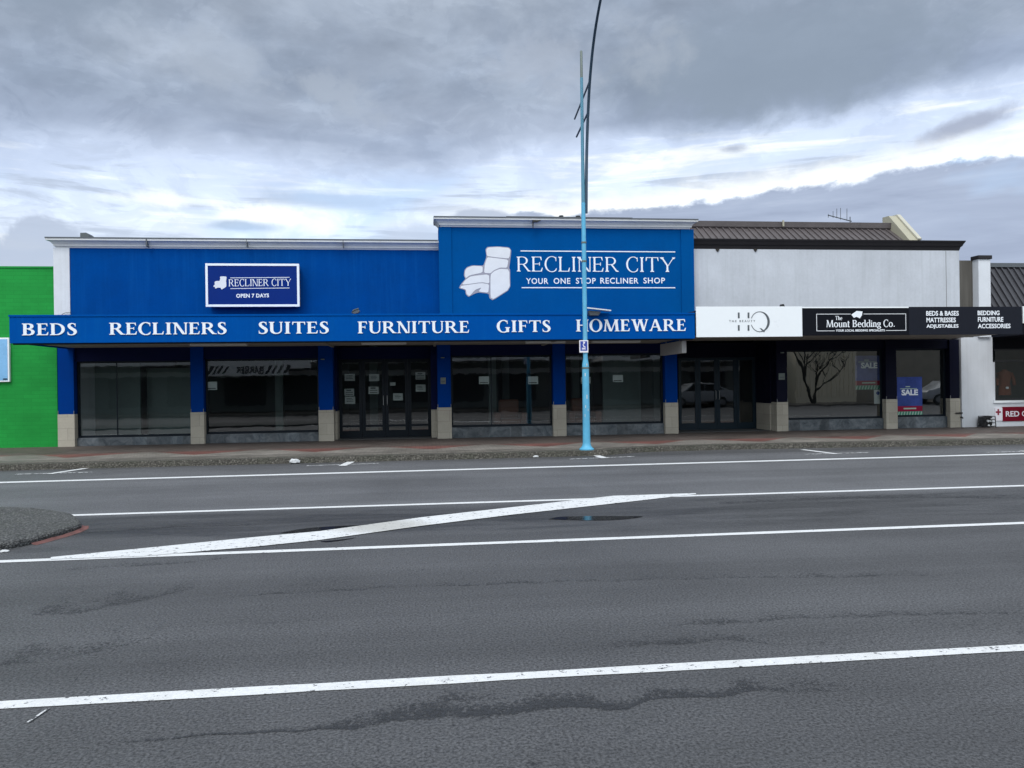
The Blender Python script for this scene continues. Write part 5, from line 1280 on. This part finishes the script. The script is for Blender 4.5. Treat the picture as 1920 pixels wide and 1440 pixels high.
# thin banner rods
for (p0, y0, p1, y1) in (((1106.5, 150), YL-0.45, (1077.5, 223), YL+2.0), ((1102, 212), YL-0.2, (1081, 256.5), YL+1.2)):
    A = P(p0[0], p0[1], y0); B = P(p1[0], p1[1], y1)
    MB().tube([(A[0], y0, A[1]), (B[0], y1, B[1])], 0.022, 8).build('stay_rod', 'backlit arm paint', lp, smooth=True)
for z_, h_, w_, a_ in ((1.75, 0.07, 0.05, -1.9), (1.25, 0.09, 0.05, -1.5), (1.05, 0.06, 0.04, -1.9), (0.98, 0.05, 0.035, -1.2), (1.98, 0.05, 0.05, -1.4), (0.85, 0.06, 0.03, -2.1)):
    r_ = 0.0815; mb = MB()
    for k in range(5):
        an = a_+(k-2)*w_*5.0/4; mb.v += [(lpx+r_*math.cos(an), YL+r_*math.sin(an), z_), (lpx+r_*math.cos(an), YL+r_*math.sin(an), z_+h_)]
    mb.f = [(2*k, 2*k+2, 2*k+3, 2*k+1) for k in range(4)]
    mb.build('sticker', 'paper', lp)
# little blue plate on the post
ps = YL-0.07
s0x, s1z = P(1086, 638, ps); s1x, s0z = P(1103, 661, ps)
sp = thing('post_sign', 'small blue square sign with a white figure on the lamp post', 'sign', ((s0x+s1x)/2, ps, s0z))
box(s0x, s1x, ps-0.006, ps, s0z, s1z).build('plate', 'plate white', sp, 0.004)
box(s0x+0.022, s1x-0.022, ps-0.008, ps-0.004, s0z+0.04, s1z-0.022).build('plate_face', 'sign reflective blue', sp)
sw, sh = s1x-s0x, s1z-s0z
T = lambda l: [(s0x+sw*a, s0z+sh*b) for a, b in l]
mb = MB().prism(T([(0.44, 0.90), (0.60, 0.88), (0.66, 0.80), (0.58, 0.72), (0.48, 0.66), (0.40, 0.70), (0.50, 0.78), (0.42, 0.82)]), ps-0.010, ps-0.007)
mb.prism(T([(0.36, 0.66), (0.48, 0.64), (0.56, 0.50), (0.70, 0.48), (0.70, 0.42), (0.50, 0.43), (0.42, 0.54)]), ps-0.0103, ps-0.007)
mb.prism(T([(0.26, 0.38), (0.72, 0.38), (0.66, 0.31), (0.30, 0.31)]), ps-0.010, ps-0.007).prism(T([(0.26, 0.27), (0.74, 0.27), (0.74, 0.24), (0.26, 0.24)]), ps-0.010, ps-0.007)
mb.build('figure_symbol', 'plate white', sp)
each('clamp', [(lpx-0.055, lpx+0.055, ps+0.001, YL, s0z+0.06, s0z+0.09), (lpx-0.055, lpx+0.055, ps+0.001, YL, s1z-0.09, s1z-0.06)], 'galvanised', sp)

# litter at the kerb
lx0, ly0 = G(553, 866, 0.03)
tag(blob(lx0, 16.45, 0.055, 0.10, (1.1, 0.7, 0.55), 0.5, 3).build('crumpled_paper', 'paper'), 'crumpled white paper lying in the gutter below the footpath', 'litter')
lx0, ly0 = G(1000, 853.5, 0.02)
tag(blob(lx0, 16.42, 0.03, 0.045, (1.3, 0.7, 0.5), 0.5, 5).build('crumpled_paper', 'paper'), 'tiny white scrap of litter in the gutter left of the lamp post', 'litter')
lx0, ly0 = G(8, 1034, 0.01)
tag(blob(lx0, ly0, 0.012, 0.03, (1.5, 0.8, 0.5), 0.5, 6).build('crumpled_paper', 'paper'), 'tiny white scrap beside the pebbled island kerb', 'litter')

# ------------------------------------------------------------------ across the road, seen only mirrored in the glass
def mir(px, py, Y):                     # the real place of something seen mirrored in the glass plane
    x, z = P(px, py, 2*YG-Y); return x, z
ob = thing('opposite_shop', 'row of shops across the road, mirrored in the shop windows', 'shop building', (0, -8, 0))
box(-40, mir(1480, 700, -6.5)[0], -8, -6.5, 0.12, 4.6).build('wall', 'opposite grey', ob)
for i in range(17):
    wx = -36+i*3.4
    if wx+2.5 < mir(1470, 700, -6.5)[0]: box(wx, wx+2.5, -6.52, -6.47, 0.5, 2.25).build('shop_window', 'opposite dark', ob)
box(-40, mir(1480, 700, -6.5)[0], -6.48, -6.40, 2.3, 2.62).build('window_head', 'opposite white', ob)
a0, a1 = mir(142, 690, -3.2)[0], mir(352, 690, -3.2)[0]
aw = box(-40, mir(384, 690, -3.2)[0]-0.4, -6.4, -3.2, 2.92, 3.22).build('canopy', 'opposite white', ob)
x0, zt = mir(384, 676, -3.2); x1, zb = mir(540, 703, -3.2); x2 = mir(583, 690, -3.2)[0]
bw = MB().box(x0-0.3, x1, -3.3, -3.2, zb, zt).box(x1, x2, -3.3, -3.2, zb+0.40, zt).box(x0-0.3, x2, -6.4, -3.3, zt-0.15, zt-0.05).build('barber_fascia', 'opposite white', ob)
mb = MB()
for px in list(range(386, 424, 10))+list(range(497, 538, 11)):
    s = mir(px, 690, -3.2)[0]; mb.prism([(s, zb+0.1), (s+0.16, zb+0.1), (s+0.42, zb+0.55), (s+0.26, zb+0.55)], -3.2, -3.19)
mb.build('stripe', 'opposite dark', bw)
sans_word('BARBER', mir(442, 690, -3.2)[0], mir(494, 690, -3.2)[0], zb+0.12, zb+0.52, -3.2, 0.012, 0.03, 1.05, flip=True).build('lettering', 'opposite dark', bw)
box(x2+0.1, mir(1120, 690, -3.2)[0], -6.4, -3.2, 3.05, 3.2).build('canopy', 'opposite white', ob)
box(mir(1130, 690, -3.2)[0], mir(1440, 690, -3.2)[0], -6.4, -3.2, 2.95, 3.2).build('canopy', 'opposite white', ob)
oc = thing('clad_building', 'cream ribbed building across the road, mirrored in the bedding shop window', 'building', (24, -9, 0))
ox0, ox1 = mir(1492, 700, -5)[0], mir(1606, 700, -5)[0]
box(ox0, ox1, -9, -5.0, 0.12, 6.5).build('wall', 'opposite cream', oc)
mb = MB(); x = ox0+0.05
while x < ox1: mb.box(x, x+0.10, -5.0, -4.955, 0.5, 6.4); x += 0.30
mb.build('cladding_rib', 'opposite cream', oc)
box(ox1+0.2, ox1+16, -9, -6, 0.12, 4.0).build('side_wing', 'opposite brick', oc)
# bare tree in front of it
tr = thing('bare_tree', 'leaning bare tree across the road, mirrored in the bedding shop window', 'tree', (mir(1524, 780, -2.6)[0], -2.6, 0.1))
tx = mir(1524, 780, -2.6)[0]
tm = MB(); rt = random.Random(5)
def grow(mbx, p, d, r, L, lv):
    pts = [p]; q = Vector(p); dd = Vector(d)
    for i in range(4):
        dd = (dd+Vector((rt.uniform(-.22, .22), rt.uniform(-.18, .18), rt.uniform(-.02, .14)))).normalized(); q = q+dd*L/4; pts.append(tuple(q))
    mbx.tube(pts, [r*(1-0.11*i) for i in range(5)], 7 if lv < 2 else 5)
    if lv < 5:
        for k in range(3 if lv < 3 else 2):
            ax_ = Vector((rt.uniform(-1, 1), rt.uniform(-0.8, 0.8), rt.uniform(-0.1, 0.7))).normalized()
            grow(mbx, pts[rt.choice((2, 3, 4))], (dd*0.6+ax_*0.75).normalized(), r*0.6, L*0.74, lv+1)
grow(tm, (tx, -2.6, 0.1), Vector((-0.62, 0, 1)).normalized(), 0.12, 2.3, 0)
grow(tm, (tx+0.1, -2.6, 0.1), Vector((0.06, 0, 1)).normalized(), 0.10, 1.7, 0)
tm.build('trunk', 'bark', tr, smooth=True)
# parked car
def car(cx, cy, lab):
    t = thing('parked_car', lab, 'car', (cx, cy, 0.0), 'cars parked across the road')
    pr = [(-2.1, 0.35), (-2.12, 0.75), (-1.95, 0.92), (-1.2, 1.0), (-0.55, 1.45), (0.9, 1.5), (1.7, 1.05), (2.05, 0.98), (2.1, 0.6), (2.05, 0.35)]
    MB().prism([(cx+a, b) for a, b in pr], cy-0.85, cy+0.85).build('body', 'car white', t, 0.06, True)
    for s in (-1, 1):
        MB().prism([(cx-1.02, 1.02), (cx-0.5, 1.40), (cx+0.15, 1.43), (cx+0.15, 1.02)], cy+s*0.852-0.004, cy+s*0.852+0.004).build('side_window', 'car glass', t)
        MB().prism([(cx+0.22, 1.02), (cx+0.22, 1.43), (cx+0.88, 1.42), (cx+1.45, 1.05)], cy+s*0.852-0.004, cy+s*0.852+0.004).build('side_window', 'car glass', t)
        for wx_ in (-1.3, 1.3):
            pts = [(cx+wx_+0.32*math.cos(k*math.pi/12), 0.33+0.32*math.sin(k*math.pi/12)) for k in range(24)]
            w = MB().prism(pts, cy+s*0.80-0.1, cy+s*0.80+0.1).build('wheel', 'tyre', t, 0.02)
            MB().prism([(cx+wx_+0.2*math.cos(k*math.pi/8), 0.33+0.2*math.sin(k*math.pi/8)) for k in range(16)], cy+s*0.905-0.01, cy+s*0.905+0.01).build('rim', 'grey metal', w)
    return t
car(mir(1775, 740, -1.0)[0]+0.2, -1.0, 'white hatchback parked across the road, mirrored in the narrow bedding window')
car(mir(1330, 740, -1.0)[0], -1.0, 'white hatchback parked across the road, mirrored in the dark entrance doors')
